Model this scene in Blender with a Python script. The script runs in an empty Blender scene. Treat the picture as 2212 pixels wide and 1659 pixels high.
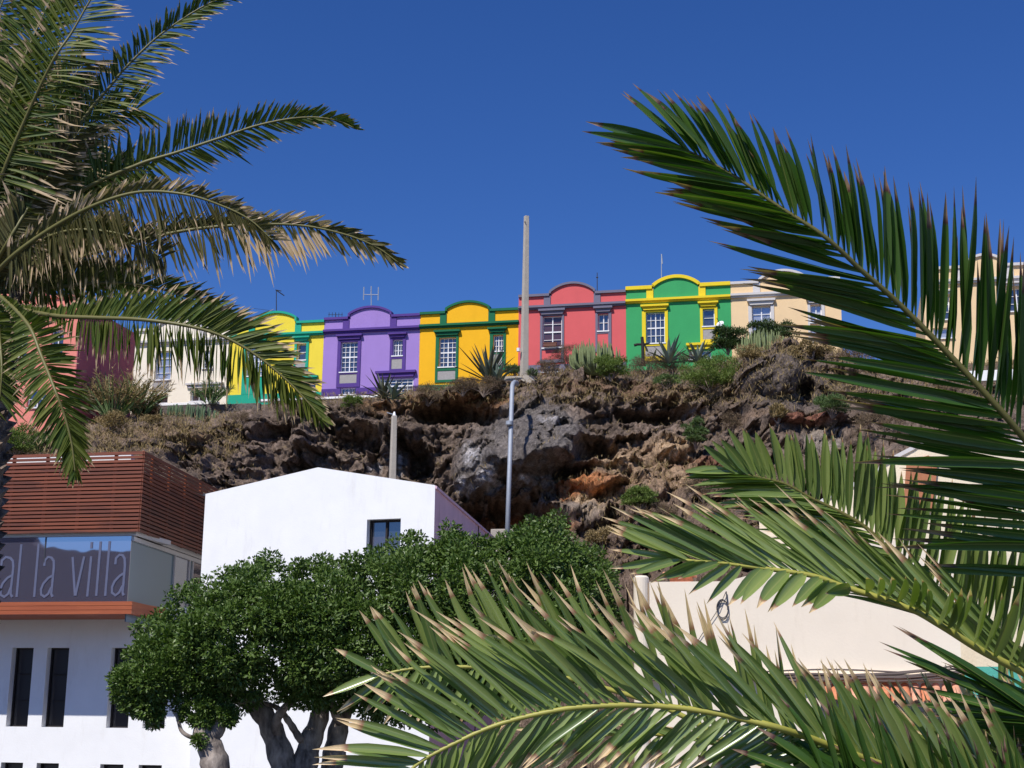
import bpy, math, random
import numpy as np
from mathutils import Vector, Matrix, noise

random.seed(7); rng = np.random.default_rng(11)
sc = bpy.context.scene
col = sc.collection
rad = math.radians

# ------------------------------------------------------------------ camera
FPX, CX, CY = 3230.0, 1106.0, 829.5          # focal length and centre, measured on a 2212 x 1659 view
PITCH, ROLL = rad(13.0), 0.0124
CAM = Vector((0, 0, 1.6))
Rm = Matrix.Rotation(math.pi/2 + PITCH, 3, 'X') @ Matrix.Rotation(ROLL, 3, 'Z')
cam = bpy.data.objects.new('camera', bpy.data.cameras.new('camera')); col.objects.link(cam)
cam.matrix_world = Matrix.Translation(CAM) @ Rm.to_4x4()
cam.data.sensor_width = 36; cam.data.lens = 36*FPX/2212
cam.data.clip_start = .05; cam.data.clip_end = 5000
sc.camera = cam
RR, RU, RF = Rm @ Vector((1, 0, 0)), Rm @ Vector((0, 1, 0)), Rm @ Vector((0, 0, -1))

def ray(x, y): return Rm @ Vector(((x-CX)/FPX, -(y-CY)/FPX, -1))
def P(x, y, Y):
    d = ray(x, y); return CAM + d*(Y/d.y)
def onplane(x, y, p0, n):
    d = ray(x, y); return CAM + d*((p0-CAM).dot(n)/d.dot(n))
RmT = Rm.transposed()
def project(p):
    q = RmT @ (Vector(p)-CAM); return CX + FPX*q.x/-q.z, CY - FPX*q.y/-q.z

# ------------------------------------------------------------------ light
SUN_AZ, SUN_EL = rad(32), rad(50)            # azimuth to the left of straight behind the camera
S = Vector((-math.sin(SUN_AZ)*math.cos(SUN_EL), -math.cos(SUN_AZ)*math.cos(SUN_EL), math.sin(SUN_EL)))
w = bpy.data.worlds.new('World'); sc.world = w; w.use_nodes = True
nt = w.node_tree; nt.nodes.clear()
sky = nt.nodes.new('ShaderNodeTexSky'); sky.sky_type = 'NISHITA'; sky.sun_disc = False
sky.sun_elevation = SUN_EL; sky.sun_rotation = math.atan2(S.x, S.y)
sky.altitude = 2500; sky.air_density = 1.0; sky.dust_density = 0.1; sky.ozone_density = 4.0
hs = nt.nodes.new('ShaderNodeHueSaturation'); hs.inputs['Saturation'].default_value = 1.25; hs.inputs['Value'].default_value = 1.0; hs.inputs['Hue'].default_value = .515
bg = nt.nodes.new('ShaderNodeBackground'); bg.inputs[1].default_value = 0.113
ow = nt.nodes.new('ShaderNodeOutputWorld')
nt.links.new(sky.outputs[0], hs.inputs['Color']); nt.links.new(hs.outputs[0], bg.inputs[0]); nt.links.new(bg.outputs[0], ow.inputs[0])
sl = bpy.data.lights.new('sun', 'SUN'); sl.energy = 4.3; sl.angle = rad(.5); sl.color = (1, .955, .88)
so = bpy.data.objects.new('sun', sl); col.objects.link(so); so.rotation_euler = S.to_track_quat('Z', 'Y').to_euler(); so.location = (-20, -40, 60)
sc.view_settings.view_transform = 'Standard'; sc.view_settings.look = 'None'
sc.view_settings.exposure = .12; sc.view_settings.gamma = 1
sc.cycles.max_bounces = 6; sc.cycles.transparent_max_bounces = 8

# ------------------------------------------------------------------ materials
def newmat(name):
    m = bpy.data.materials.new(name); m.use_nodes = True
    t = m.node_tree; b = t.nodes['Principled BSDF']; return m, t, b
def nd(t, kind, **kw):
    n = t.nodes.new(kind)
    for k, v in kw.items(): setattr(n, k, v)
    return n
def rgb(c): return (c[0], c[1], c[2], 1)
def plaster(name, c, var=.10, bump=.12, rough=.85, scale=1.2, stain=None, stain_amt=.0):
    if stain is None: stain, stain_amt = tuple(q*.72 for q in c), .35
    m, t, b = newmat(name)
    geo = nd(t, 'ShaderNodeTexCoord')
    n1 = nd(t, 'ShaderNodeTexNoise'); n1.inputs['Scale'].default_value = scale; n1.inputs['Detail'].default_value = 8; n1.inputs['Roughness'].default_value = .65
    t.links.new(geo.outputs['Object'], n1.inputs['Vector'])
    mr = nd(t, 'ShaderNodeMapRange'); mr.inputs[1].default_value = .3; mr.inputs[2].default_value = .7
    mr.inputs[3].default_value = 1-var; mr.inputs[4].default_value = 1+var
    t.links.new(n1.outputs[0], mr.inputs[0])
    mul = nd(t, 'ShaderNodeVectorMath', operation='SCALE'); mul.inputs[0].default_value = c
    t.links.new(mr.outputs[0], mul.inputs['Scale'])
    out = mul.outputs[0]
    if stain:
        mp = nd(t, 'ShaderNodeMapping'); mp.inputs['Scale'].default_value = (1.6, 1.6, .35)
        t.links.new(geo.outputs['Object'], mp.inputs[0])
        n3 = nd(t, 'ShaderNodeTexNoise'); n3.inputs['Scale'].default_value = 1.3; n3.inputs['Detail'].default_value = 9; n3.inputs['Roughness'].default_value = .7
        t.links.new(mp.outputs[0], n3.inputs[0])
        m2 = nd(t, 'ShaderNodeMapRange'); m2.inputs[1].default_value = .55; m2.inputs[2].default_value = .78; m2.inputs[4].default_value = stain_amt
        t.links.new(n3.outputs[0], m2.inputs[0])
        mx = nd(t, 'ShaderNodeMix', data_type='RGBA'); mx.inputs['B'].default_value = rgb(stain)
        t.links.new(m2.outputs[0], mx.inputs['Factor']); t.links.new(out, mx.inputs['A']); out = mx.outputs['Result']
    t.links.new(out, b.inputs['Base Color']); b.inputs['Roughness'].default_value = rough
    b.inputs['Specular IOR Level'].default_value = .25
    n2 = nd(t, 'ShaderNodeTexNoise'); n2.inputs['Scale'].default_value = 22; n2.inputs['Detail'].default_value = 5
    t.links.new(geo.outputs['Object'], n2.inputs['Vector'])
    bp = nd(t, 'ShaderNodeBump'); bp.inputs['Strength'].default_value = bump; bp.inputs['Distance'].default_value = .05
    t.links.new(n2.outputs[0], bp.inputs['Height']); t.links.new(bp.outputs[0], b.inputs['Normal'])
    return m
def plain(name, c, rough=.5, metal=0, spec=.5):
    m, t, b = newmat(name)
    geo = nd(t, 'ShaderNodeTexCoord'); n1 = nd(t, 'ShaderNodeTexNoise'); n1.inputs['Scale'].default_value = 6; n1.inputs['Detail'].default_value = 6
    t.links.new(geo.outputs['Object'], n1.inputs[0])
    mr = nd(t, 'ShaderNodeMapRange'); mr.inputs[3].default_value = .85; mr.inputs[4].default_value = 1.15
    t.links.new(n1.outputs[0], mr.inputs[0])
    mul = nd(t, 'ShaderNodeVectorMath', operation='SCALE'); mul.inputs[0].default_value = c; t.links.new(mr.outputs[0], mul.inputs['Scale'])
    t.links.new(mul.outputs[0], b.inputs['Base Color'])
    b.inputs['Roughness'].default_value = rough; b.inputs['Metallic'].default_value = metal; b.inputs['Specular IOR Level'].default_value = spec
    return m
def glassy(name, c, refl=.3, rough=.03):
    m, t, b = newmat(name)
    b.inputs['Base Color'].default_value = rgb(c); b.inputs['Roughness'].default_value = .4
    g = nd(t, 'ShaderNodeBsdfGlossy'); g.inputs['Roughness'].default_value = rough; g.inputs['Color'].default_value = (.9, .92, 1, 1)
    tc = nd(t, 'ShaderNodeTexCoord'); nz = nd(t, 'ShaderNodeTexNoise'); nz.inputs['Scale'].default_value = .7; t.links.new(tc.outputs['Object'], nz.inputs[0])
    bp = nd(t, 'ShaderNodeBump'); bp.inputs['Strength'].default_value = .06; bp.inputs['Distance'].default_value = .05
    t.links.new(nz.outputs[0], bp.inputs['Height']); t.links.new(bp.outputs[0], g.inputs['Normal'])
    mx = nd(t, 'ShaderNodeMixShader'); mx.inputs[0].default_value = refl
    t.links.new(b.outputs[0], mx.inputs[1]); t.links.new(g.outputs[0], mx.inputs[2]); t.links.new(mx.outputs[0], t.nodes['Material Output'].inputs[0])
    return m
def leafmat(name, dark, light, brown=(.42, .26, .15), rough=.42, transl=.25, spec=.5, tcol=None, brown2=(.16, .07, .05)):
    """vertex colour 'leaf': R = place along the blade, G = a random number per blade, B = share of the tip that is dry"""
    m, t, b = newmat(name)
    at = nd(t, 'ShaderNodeAttribute', attribute_name='leaf'); sp = nd(t, 'ShaderNodeSeparateColor'); t.links.new(at.outputs['Color'], sp.inputs[0])
    mx = nd(t, 'ShaderNodeMix', data_type='RGBA'); mx.inputs['A'].default_value = rgb(dark); mx.inputs['B'].default_value = rgb(light)
    t.links.new(sp.outputs[1], mx.inputs['Factor'])
    ad = nd(t, 'ShaderNodeMath', operation='ADD'); t.links.new(sp.outputs[0], ad.inputs[0]); t.links.new(sp.outputs[2], ad.inputs[1])
    def band(lo, hi):
        r = nd(t, 'ShaderNodeMapRange'); r.inputs[1].default_value = lo; r.inputs[2].default_value = hi; t.links.new(ad.outputs[0], r.inputs[0]); return r
    b1, b2 = band(.975, 1.0), band(1.0, 1.05)
    m1 = nd(t, 'ShaderNodeMix', data_type='RGBA'); m1.inputs['B'].default_value = rgb(brown2)
    t.links.new(b1.outputs[0], m1.inputs['Factor']); t.links.new(mx.outputs['Result'], m1.inputs['A'])
    m2 = nd(t, 'ShaderNodeMix', data_type='RGBA'); m2.inputs['B'].default_value = rgb(brown)
    t.links.new(b2.outputs[0], m2.inputs['Factor']); t.links.new(m1.outputs['Result'], m2.inputs['A'])
    t.links.new(m2.outputs['Result'], b.inputs['Base Color'])
    rib = nd(t, 'ShaderNodeMapRange'); rib.inputs[1].default_value = .04; rib.inputs[2].default_value = .16; rib.inputs[3].default_value = .55; rib.inputs[4].default_value = 0; t.links.new(at.outputs['Alpha'], rib.inputs[0])
    m3 = nd(t, 'ShaderNodeMix', data_type='RGBA'); m3.inputs['B'].default_value = (.34, .36, .12, 1); t.links.new(rib.outputs[0], m3.inputs['Factor']); t.links.new(m2.outputs['Result'], m3.inputs['A'])
    m2 = m3; t.links.new(m2.outputs['Result'], b.inputs['Base Color'])
    b.inputs['Roughness'].default_value = rough; b.inputs['Specular IOR Level'].default_value = spec
    tr = nd(t, 'ShaderNodeBsdfTranslucent')
    mt = nd(t, 'ShaderNodeMix', data_type='RGBA', blend_type='MULTIPLY'); mt.inputs['Factor'].default_value = 1; mt.inputs['B'].default_value = rgb(tcol or (1.2, 1.5, .4))
    t.links.new(m2.outputs['Result'], mt.inputs['A']); t.links.new(mt.outputs['Result'], tr.inputs[0])
    ms = nd(t, 'ShaderNodeMixShader'); ms.inputs[0].default_value = transl
    t.links.new(b.outputs[0], ms.inputs[1]); t.links.new(tr.outputs[0], ms.inputs[2]); t.links.new(ms.outputs[0], t.nodes['Material Output'].inputs[0])
    return m

# ------------------------------------------------------------------ objects
def tag(o, label, cat, group=None):
    o['label'] = label; o['category'] = cat
    if group: o['group'] = group
    return o
def empty(name, loc, label, cat, group=None):
    o = bpy.data.objects.new(name, None); col.objects.link(o); o.location = loc; o.empty_display_size = .3
    return tag(o, label, cat, group)
def wloc(o):
    v = Vector((0, 0, 0))
    while o: v += o.location; o = o.parent
    return v
class MB:
    def __init__(s): s.v = []; s.f = []; s.m = []
    def add(s, vs, fs, mi=0):
        k = len(s.v); s.v += [tuple(q) for q in vs]; s.f += [tuple(i+k for i in f) for f in fs]; s.m += [mi]*len(fs); return s
    def box(s, F, s0, s1, o0, o1, z0, z1, mi=0):
        q = [F(a, b, c) for c in (z0, z1) for a, b in ((s0, o0), (s1, o0), (s1, o1), (s0, o1))]
        return s.add(q, [(0, 3, 2, 1), (4, 5, 6, 7), (0, 1, 5, 4), (1, 2, 6, 5), (2, 3, 7, 6), (3, 0, 4, 7)], mi)
    def prism(s, F, pts, o0, o1, mi=0):                      # pts (s, z), extruded along the outward axis
        n = len(pts); q = [F(a, o0, z) for a, z in pts]+[F(a, o1, z) for a, z in pts]
        fs = [tuple(range(n)), tuple(range(2*n-1, n-1, -1))]+[(i, i+n, (i+1) % n+n, (i+1) % n) for i in range(n)]
        return s.add(q, fs, mi)
    def strip(s, F, line, w, o0, o1, mi=0):                  # a band of width w along a polyline (s, z)
        L = []
        for i, p in enumerate(line):
            a = line[max(i-1, 0)]; b = line[min(i+1, len(line)-1)]
            d = Vector((b[0]-a[0], b[1]-a[1])).normalized(); nn = Vector((-d.y, d.x))*w/2; L.append(((p[0]+nn.x, p[1]+nn.y), (p[0]-nn.x, p[1]-nn.y)))
        q = []; fs = []
        for (a, b) in L: q += [F(a[0], o0, a[1]), F(b[0], o0, b[1]), F(b[0], o1, b[1]), F(a[0], o1, a[1])]
        for i in range(len(L)-1):
            for j in range(4): fs.append((4*i+j, 4*i+(j+1) % 4, 4*i+4+(j+1) % 4, 4*i+4+j))
        k = 4*(len(L)-1); fs += [(0, 1, 2, 3), (k+3, k+2, k+1, k)]
        return s.add(q, fs, mi)
    def tube(s, pts, radii, n=8, mi=0, cap=True):
        pts = [Vector(p) for p in pts]; q = []; fs = []
        ref = Vector((.3, .5, .8)).normalized(); prev = None
        for i, p in enumerate(pts):
            d = (pts[min(i+1, len(pts)-1)]-pts[max(i-1, 0)]).normalized()
            u = (prev - d*prev.dot(d)) if prev is not None else ref.cross(d)
            if u.length < 1e-6: u = Vector((1, 0, 0)).cross(d)
            u.normalize(); prev = u; v = d.cross(u); r = radii[i] if hasattr(radii, '__len__') else radii
            q += [p+(u*math.cos(a)+v*math.sin(a))*r for a in [2*math.pi*k/n for k in range(n)]]
        for i in range(len(pts)-1):
            for k in range(n): fs.append((i*n+k, i*n+(k+1) % n, (i+1)*n+(k+1) % n, (i+1)*n+k))
        if cap: fs += [tuple(range(n-1, -1, -1)), tuple((len(pts)-1)*n+k for k in range(n))]
        return s.add(q, fs, mi)
    def holes(s, F, s0, s1, z0, z1, holes, depth, mi=0, o=0.0):   # front wall face with real openings and reveals
        S_ = sorted({s0, s1, *[h[0] for h in holes], *[h[1] for h in holes]}); Z_ = sorted({z0, z1, *[h[2] for h in holes], *[h[3] for h in holes]})
        S_ = [a for a in S_ if s0 <= a <= s1]; Z_ = [a for a in Z_ if z0 <= a <= z1]
        for a, b in zip(S_, S_[1:]):
            for c, d in zip(Z_, Z_[1:]):
                m1, m2 = (a+b)/2, (c+d)/2
                if any(h[0] < m1 < h[1] and h[2] < m2 < h[3] for h in holes): continue
                s.add([F(a, o, c), F(b, o, c), F(b, o, d), F(a, o, d)], [(0, 1, 2, 3)], mi)
        for h in holes:
            a, b, c, d = h[:4]; i = o-depth
            s.add([F(a, o, c), F(a, i, c), F(a, i, d), F(a, o, d)], [(0, 1, 2, 3)], mi); s.add([F(b, o, c), F(b, o, d), F(b, i, d), F(b, i, c)], [(0, 1, 2, 3)], mi)
            s.add([F(a, o, c), F(b, o, c), F(b, i, c), F(a, i, c)], [(0, 1, 2, 3)], mi); s.add([F(a, o, d), F(a, i, d), F(b, i, d), F(b, o, d)], [(0, 1, 2, 3)], mi)
        return s
    def build(s, name, mat, parent=None, loc=None, smooth=False, bevel=0):
        me = bpy.data.meshes.new(name); off = wloc(parent) if parent else Vector(loc or (0, 0, 0))
        me.from_pydata([(a[0]-off.x, a[1]-off.y, a[2]-off.z) for a in s.v], [], s.f)
        for m in (mat if isinstance(mat, (list, tuple)) else [mat]): me.materials.append(m)
        me.polygons.foreach_set('material_index', s.m)
        if smooth: me.polygons.foreach_set('use_smooth', [True]*len(s.f))
        me.update(); o = bpy.data.objects.new(name, me); col.objects.link(o)
        if parent: o.parent = parent
        else: o.location = off
        if bevel:
            b = o.modifiers.new('b', 'BEVEL'); b.width = bevel; b.segments = 2; b.limit_method = 'ANGLE'
        return o
def npmesh(name, V, Fq, mat, parent=None, loc=None, colors=None, cname='leaf', smooth=False):
    """V (n,3), Fq (m,4) -> mesh object"""
    off = wloc(parent) if parent else Vector(loc or (0, 0, 0))
    V = np.asarray(V, dtype=np.float64)-np.array(off)
    me = bpy.data.meshes.new(name); me.vertices.add(len(V)); me.vertices.foreach_set('co', V.ravel().astype(np.float32))
    k = Fq.shape[1]; me.loops.add(Fq.size); me.loops.foreach_set('vertex_index', Fq.ravel().astype(np.int32))
    me.polygons.add(len(Fq)); me.polygons.foreach_set('loop_start', np.arange(0, Fq.size, k, dtype=np.int32))
    if smooth: me.polygons.foreach_set('use_smooth', np.ones(len(Fq), dtype=bool))
    me.update(calc_edges=True)
    if colors is not None:
        a = me.color_attributes.new(cname, 'FLOAT_COLOR', 'POINT'); c = np.ones((len(V), 4), dtype=np.float32); c[:, :colors.shape[1]] = colors; a.data.foreach_set('color', c.ravel())
    for m in (mat if isinstance(mat, (list, tuple)) else [mat]): me.materials.append(m)
    o = bpy.data.objects.new(name, me); col.objects.link(o)
    if parent: o.parent = parent
    else: o.location = off
    return o
def frame(p0, ex, n):
    p0 = Vector(p0); ex = Vector(ex); n = Vector(n)
    return lambda s, o, z: Vector((p0.x+ex.x*s+n.x*o, p0.y+ex.y*s+n.y*o, z))

M = {}
M['white'] = plaster('white plaster', (.86, .86, .87), .03, .08, stain=(.60, .57, .52), stain_amt=.4)
M['whiteside'] = plaster('white plaster with shade tint painted in', (.80, .54, .62), .06, .15, stain=(.22, .12, .10), stain_amt=.55)  # white wall: mauve of its shaded side put into the colour, plus brown stains
M['cream'] = plaster('cream plaster', (.80, .69, .52), .05, .2, stain=(.62, .50, .36), stain_amt=.35)
M['creamwall'] = plaster('cream render', (.84, .74, .61), .04, .06, scale=.7, stain=(.60, .50, .38), stain_amt=.5)
M['winwhite'] = plain('white window paint', (.80, .80, .82), .4)
M['pane'] = glassy('window glass', (.012, .016, .025), .16)
M['curtain'] = glassy('curtained glass', (.055, .012, .02), .05)
M['lightpane'] = glassy('pale curtained glass', (.30, .32, .36), .25)
M['concrete'] = plaster('concrete', (.42, .37, .32), .12, .4, scale=3, stain=(.25, .22, .2), stain_amt=.5)
M['concretepole'] = plaster('pale concrete pole', (.46, .41, .35), .10, .4, scale=3)
M['greypanel'] = plaster('grey stone panel', (.36, .34, .33), .12, .3, scale=9)
M['roofgrey'] = plaster('roof screed', (.33, .30, .27), .15, .3)
M['metal'] = plain('galvanised metal', (.34, .37, .43), .65, .25)
M['darkmetal'] = plain('dark metal', (.06, .06, .07), .5, .5)
M['redpanel'] = plaster('dark red panel', (.38, .055, .055), .08, .1)

ground = MB().add([(-900, -600, 0), (900, -600, 0), (900, 1500, 0), (-900, 1500, 0)], [(0, 1, 2, 3)]).build('ground', plaster('dusty asphalt', (.10, .095, .09), .2, .4))
ground['kind'] = 'structure'
# ================================================================== terrain
# control columns: x, crest y, crest depth, foot-of-house y, then (y, depth) of four points down the face
COLS = [
 # x     ycr  dcr  ybase  face points from the crest down
 (-150, 950, 66, 925, (985, 63), (1040, 60), (1120, 57), (1250, 55)),
 (60,   955, 67, 925, (985, 65), (1040, 62), (1120, 58), (1250, 56)),
 (200,  925, 70, 905, (975, 67), (1040, 63), (1120, 59), (1250, 57)),
 (350,  915, 74, 885, (960, 73), (1010, 68), (1100, 63), (1250, 59)),
 (520,  908, 78, 876, (950, 76), (1020, 73), (1100, 68), (1250, 62)),
 (700,  866, 81, 856, (930, 79), (1010, 77), (1090, 74), (1250, 66)),
 (860,  862, 80, 847, (930, 79), (1010, 80), (1090, 78), (1250, 68)),
 (960,  845, 80, 838, (910, 80), (1000, 78), (1090, 77), (1250, 70)),
 (1060, 832, 79, 824, (900, 78), (1000, 74), (1075, 75), (1250, 70)),
 (1130, 818, 78.5, 812, (900, 76), (1000, 72), (1080, 75), (1250, 70)),
 (1250, 800, 78, 800, (880, 75), (960, 71.5), (1060, 71), (1250, 65)),
 (1350, 812, 77, 800, (880, 75), (960, 73), (1060, 68), (1250, 60)),
 (1480, 838, 75, 792, (880, 74), (950, 72), (1060, 65), (1250, 56)),
 (1560, 800, 74, 780, (870, 72), (940, 70), (1060, 63), (1250, 54)),
 (1610, 765, 72, 770, (850, 70), (925, 68.5), (1060, 62), (1250, 53)),
 (1690, 735, 71, 765, (830, 69), (910, 67), (1060, 60), (1250, 52)),
 (1800, 750, 71, 765, (835, 69), (915, 66), (1060, 58), (1250, 51)),
 (1880, 800, 70, 790, (860, 68), (930, 64), (1060, 56), (1250, 50)),
 (2000, 800, 70, 775, (870, 66), (950, 61), (1060, 54), (1250, 49)),
 (2200, 800, 69, 770, (870, 64), (960, 58), (1060, 52), (1250, 48)),
 (2500, 800, 69, 770, (870, 64), (960, 58), (1060, 52), (1250, 48)),
]
HEX = Vector((.976, -.218, 0)); HN = Vector((-.218, -.976, 0))      # the terrace row: along, and outward
ROW0 = P(1122, 740, 85)
def rowY(x): return onplane(x, 800, ROW0, HN).y
xs = np.arange(-150, 2460, 3.0); nu = len(xs)
cx = np.array([c[0] for c in COLS])
def ci(f): return np.interp(xs, cx, [f(c) for c in COLS])
prof = [(np.full(nu, 1760.), ci(lambda c: c[7][1]-4)), (ci(lambda c: c[7][0]), ci(lambda c: c[7][1])), (ci(lambda c: c[6][0]), ci(lambda c: c[6][1])),
        (ci(lambda c: c[5][0]), ci(lambda c: c[5][1])), (ci(lambda c: c[4][0]), ci(lambda c: c[4][1])), (ci(lambda c: c[1]), ci(lambda c: c[2]))]
seg = [10, 36, 34, 34, 30]                                             # rows between the profile points
rowsY, rowsD = [], []
for k in range(5):
    for j in range(seg[k]):
        a = j/seg[k]; rowsY.append(prof[k][0]*(1-a)+prof[k+1][0]*a); rowsD.append(prof[k][1]*(1-a)+prof[k+1][1]*a)
nface = len(rowsY)
PX = np.tile(xs, (nface, 1)); PY = np.array(rowsY); PD = np.array(rowsD)
# smooth the base shape a little along the rows
kk = np.ones(15)/15
PD = np.array([np.convolve(np.pad(r, 7, mode='edge'), kk, 'valid') for r in PD]); PY = np.array([np.convolve(np.pad(r, 7, mode='edge'), kk, 'valid') for r in PY])
RmN = np.array(Rm)
def Pn(x, y, Y):
    d = np.stack([(x-CX)/FPX, -(y-CY)/FPX, -np.ones_like(x)], -1) @ RmN.T
    return np.array(CAM) + d*(Y/d[..., 1])[..., None]
# hollows (push > 0 goes into the rock) and bulges
HOL = [(985, 893, 95, 20, 2.8), (905, 1000, 26, 46, 2.2), (1095, 1120, 130, 34, 4.8), (768, 945, 50, 36, 2.6), (1285, 975, 42, 26, 2.2),
       (1440, 893, 95, 20, 3.0), (1753, 840, 26, 20, 2.0), (1585, 905, 20, 28, 2.2), (1240, 1020, 40, 20, 2.6), (1140, 905, 60, 16, .8),
       (590, 935, 60, 20, 2.2), (405, 985, 40, 22, 1.8), (470, 1010, 22, 30, 1.0), (1340, 1125, 22, 26, 2.0), (1560, 1010, 40, 20, 1.4), (1870, 980, 60, 25, 1.6),
       (1655, 800, 12, 12, 1.0), (700, 930, 24, 26, 1.6), (640, 1010, 30, 20, 1.4), (1960, 870, 60, 20, 1.4),
       (1025, 1010, 48, 56, -1.6), (1290, 1038, 60, 18, -1.5), (1440, 965, 52, 20, -1.4), (1400, 1050, 45, 26, -1.6), (1670, 815, 70, 40, -1.8), (1520, 905, 30, 24, -1.4),
       (1285, 1110, 75, 26, -1.8), (1740, 912, 90, 9, -1.3), (1150, 950, 115, 60, -1.3), (540, 990, 40, 34, -1.4), (430, 940, 60, 14, -.9), (1300, 1000, 60, 10, -1.1), (1180, 960, 70, 40, -.8), (655, 960, 24, 40, -1.0), (830, 960, 16, 60, -.9)]
W0 = Pn(PX, PY, PD)
def facet(q, k):                                                       # tilted planes, one per cell: broken rock
    d, pt = noise.voronoi(q); c = pt[0]; h = noise.cell_vector(c*7.3+Vector((k, 1, 2))); r = q-c
    return r.x*(h.x-.5)*2.4+r.z*(h.z-.35)*2.4+(h.y-.5)*.35 + (.16 if d[1]-d[0] < .05 else 0)
smooth = np.zeros_like(PD)
for (ex_, ey_, rx_, ry_) in [(1150, 945, 130, 85), (1030, 1010, 66, 66), (1180, 1010, 120, 56), (1720, 830, 110, 60), (840, 985, 26, 60)]: smooth = np.maximum(smooth, np.clip(1.3-((PX-ex_)/rx_)**2-((PY-ey_)/ry_)**2, 0, 1))
disp = np.zeros_like(PD); zed = np.zeros_like(PD)
wx = np.zeros_like(PD); wy = np.zeros_like(PD)
fine = np.zeros_like(PD); med = np.zeros_like(PD)
for i in range(nface):
    for j in range(nu):
        p = Vector(W0[i, j]); q = Vector((p.x, p.y*.6, p.z*1.25))
        wx[i, j] = noise.noise(q*.35)*26; wy[i, j] = noise.noise(q*.35+Vector((9, 3, 5)))*16
        a = noise.ridged_multi_fractal(q*.26, .9, 2.1, 6, .9, 2.0)
        v = noise.voronoi(q*.62+Vector((noise.noise(q*1.3), noise.noise(q*1.3+Vector((5, 5, 5))), 0))*.5)[0]
        v2 = noise.voronoi(q*1.9+Vector((noise.noise(q*3), noise.noise(q*3+Vector((5, 5, 5))), 0))*.4)[0]
        b = noise.turbulence(q*1.6, 4, True)
        c = noise.fractal(q*4.5, .8, 2.1, 4)
        w1 = q*.42+Vector((noise.noise(q*.8), noise.noise(q*.8+Vector((2, 7, 5))), noise.noise(q*.8+Vector((8, 1, 5)))))*.45
        f1 = facet(w1, 0); f2 = facet(q*1.25+Vector((noise.noise(q*2), 0, noise.noise(q*2+Vector((4, 4, 4)))))*.3, 5)
        med[i, j] = a; fine[i, j] = c
        sm = 1-.72*smooth[i, j]; disp[i, j] = -.50*(a-1.0)*sm + .35*(min(v[0], .8)-.35)*sm + .16*(min(v2[0], .8)-.35)*sm - .40*(b-.5)*sm + .17*c*(sm+.1) + 1.25*f1*(1-.6*smooth[i, j]) + .60*f2*(.4+.6*sm)
        zed[i, j] = .25*noise.noise(q*1.1+Vector((3, 8, 1)))+.16*noise.noise(q*3.7)
for (hx, hy, rx, ry, pu) in HOL:
    d = ((PX+wx*.8-hx)/rx)**2+((PY+wy*.8-hy)/ry)**2
    disp += pu*np.clip(1.25-d, 0, 1)**(.6 if pu > 0 else .5)
foot = np.clip(np.arange(nface)/12., 0, 1)[:, None]
calm = np.interp(xs, [-150, 250, 420, 2460], [.45, .5, 1, 1])[None, :]*foot
W = W0.copy(); W[..., 1] += disp*calm*np.interp(xs, [1500, 1650, 1800, 1950, 2460], [1, 1, .9, .6, .5]); W[..., 2] += zed*calm; W[..., 0] += (zed[:, ::-1] if False else 0)
# plateau behind the crest, under and behind the houses
plat = []
yb = ci(lambda c: c[3])
last = W[-1]
bx = Pn(xs, yb, np.array([rowY(x)+.8 for x in xs]))
for a in np.linspace(.04, 1, 26):
    r = last*(1-a)+bx*a
    nz = np.array([.22*noise.fractal(Vector(v)*.7, .8, 2.1, 5) for v in r])*(1-a*.7); r = r.copy(); r[:, 2] += nz; plat.append(r)
for dy in (15, 40, 90): r = bx.copy(); r[:, 1] += dy; r[:, 2] -= dy*.03; plat.append(r)
ALL = np.concatenate([W, np.array(plat)], 0); nr = ALL.shape[0]
# rock colours: part of the rock itself (lava, red tuff, pale ash, whitewash)
nfull = nr
XX = np.tile(xs, (nr, 1)); YY = np.concatenate([PY, np.tile(yb, (nr-nface, 1))], 0)
WX = np.concatenate([wx, np.tile(wx[-1], (nr-nface, 1))]); WY = np.concatenate([wy, np.tile(wy[-1], (nr-nface, 1))])
FI = np.concatenate([fine, np.tile(fine[-1], (nr-nface, 1))]); ME = np.concatenate([med, np.tile(med[-1], (nr-nface, 1))])
base = np.array([.215, .158, .125])[None, None]*np.ones((nr, nu, 3)); base *= (1+.5*np.clip(FI, -1, 1)+.25*(ME-1.3))[..., None]
def blend(C, m): 
    global base
    m = np.clip(m, 0, 1)[..., None]; base = base*(1-m)+np.array(C)[None, None]*(1+.35*FI[..., None])*m
def ell(x, y, rx, ry, soft=.7): return np.clip((1.2-(((XX+WX-x)/rx)**2+((YY+WY-y)/ry)**2))/soft, 0, 1)
soil = np.clip((XX-1150)/200, 0, 1)*np.clip((YY-965)/60, 0, 1)
blend((.20, .135, .095), soil*.55)
blend((.26, .15, .08), ell(900, 872, 150, 20)*.8); blend((.24, .14, .085), ell(1330, 835, 160, 16)*.6)
blend((.30, .15, .07), ell(1050, 862, 60, 14)*.7); blend((.20, .13, .08), ell(1600, 900, 200, 10)*.5)
for e in [(1446, 972, 55, 22), (1325, 1004, 55, 14), (1300, 1080, 60, 16), (1290, 1108, 40, 8)]: blend((.58, .41, .26), ell(*e)*.95)
for e in [(1290, 1045, 62, 18), (1120, 1120, 130, 26), (1240, 1050, 30, 30)]: blend((.48, .19, .075), ell(*e)*.9)
for e in [(1740, 915, 85, 12), (1560, 1000, 60, 16), (1480, 1000, 40, 12)]: blend((.28, .11, .07), ell(*e)*.75)
blend((.36, .31, .27), ell(1780, 950, 60, 24)*.6); blend((.33, .27, .22), ell(1250, 1105, 70, 20)*.6)
blend((.30, .21, .14), ell(250, 930, 200, 22)*.7); blend((.28, .18, .10), ell(470, 950, 60, 10)*.6)
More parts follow.
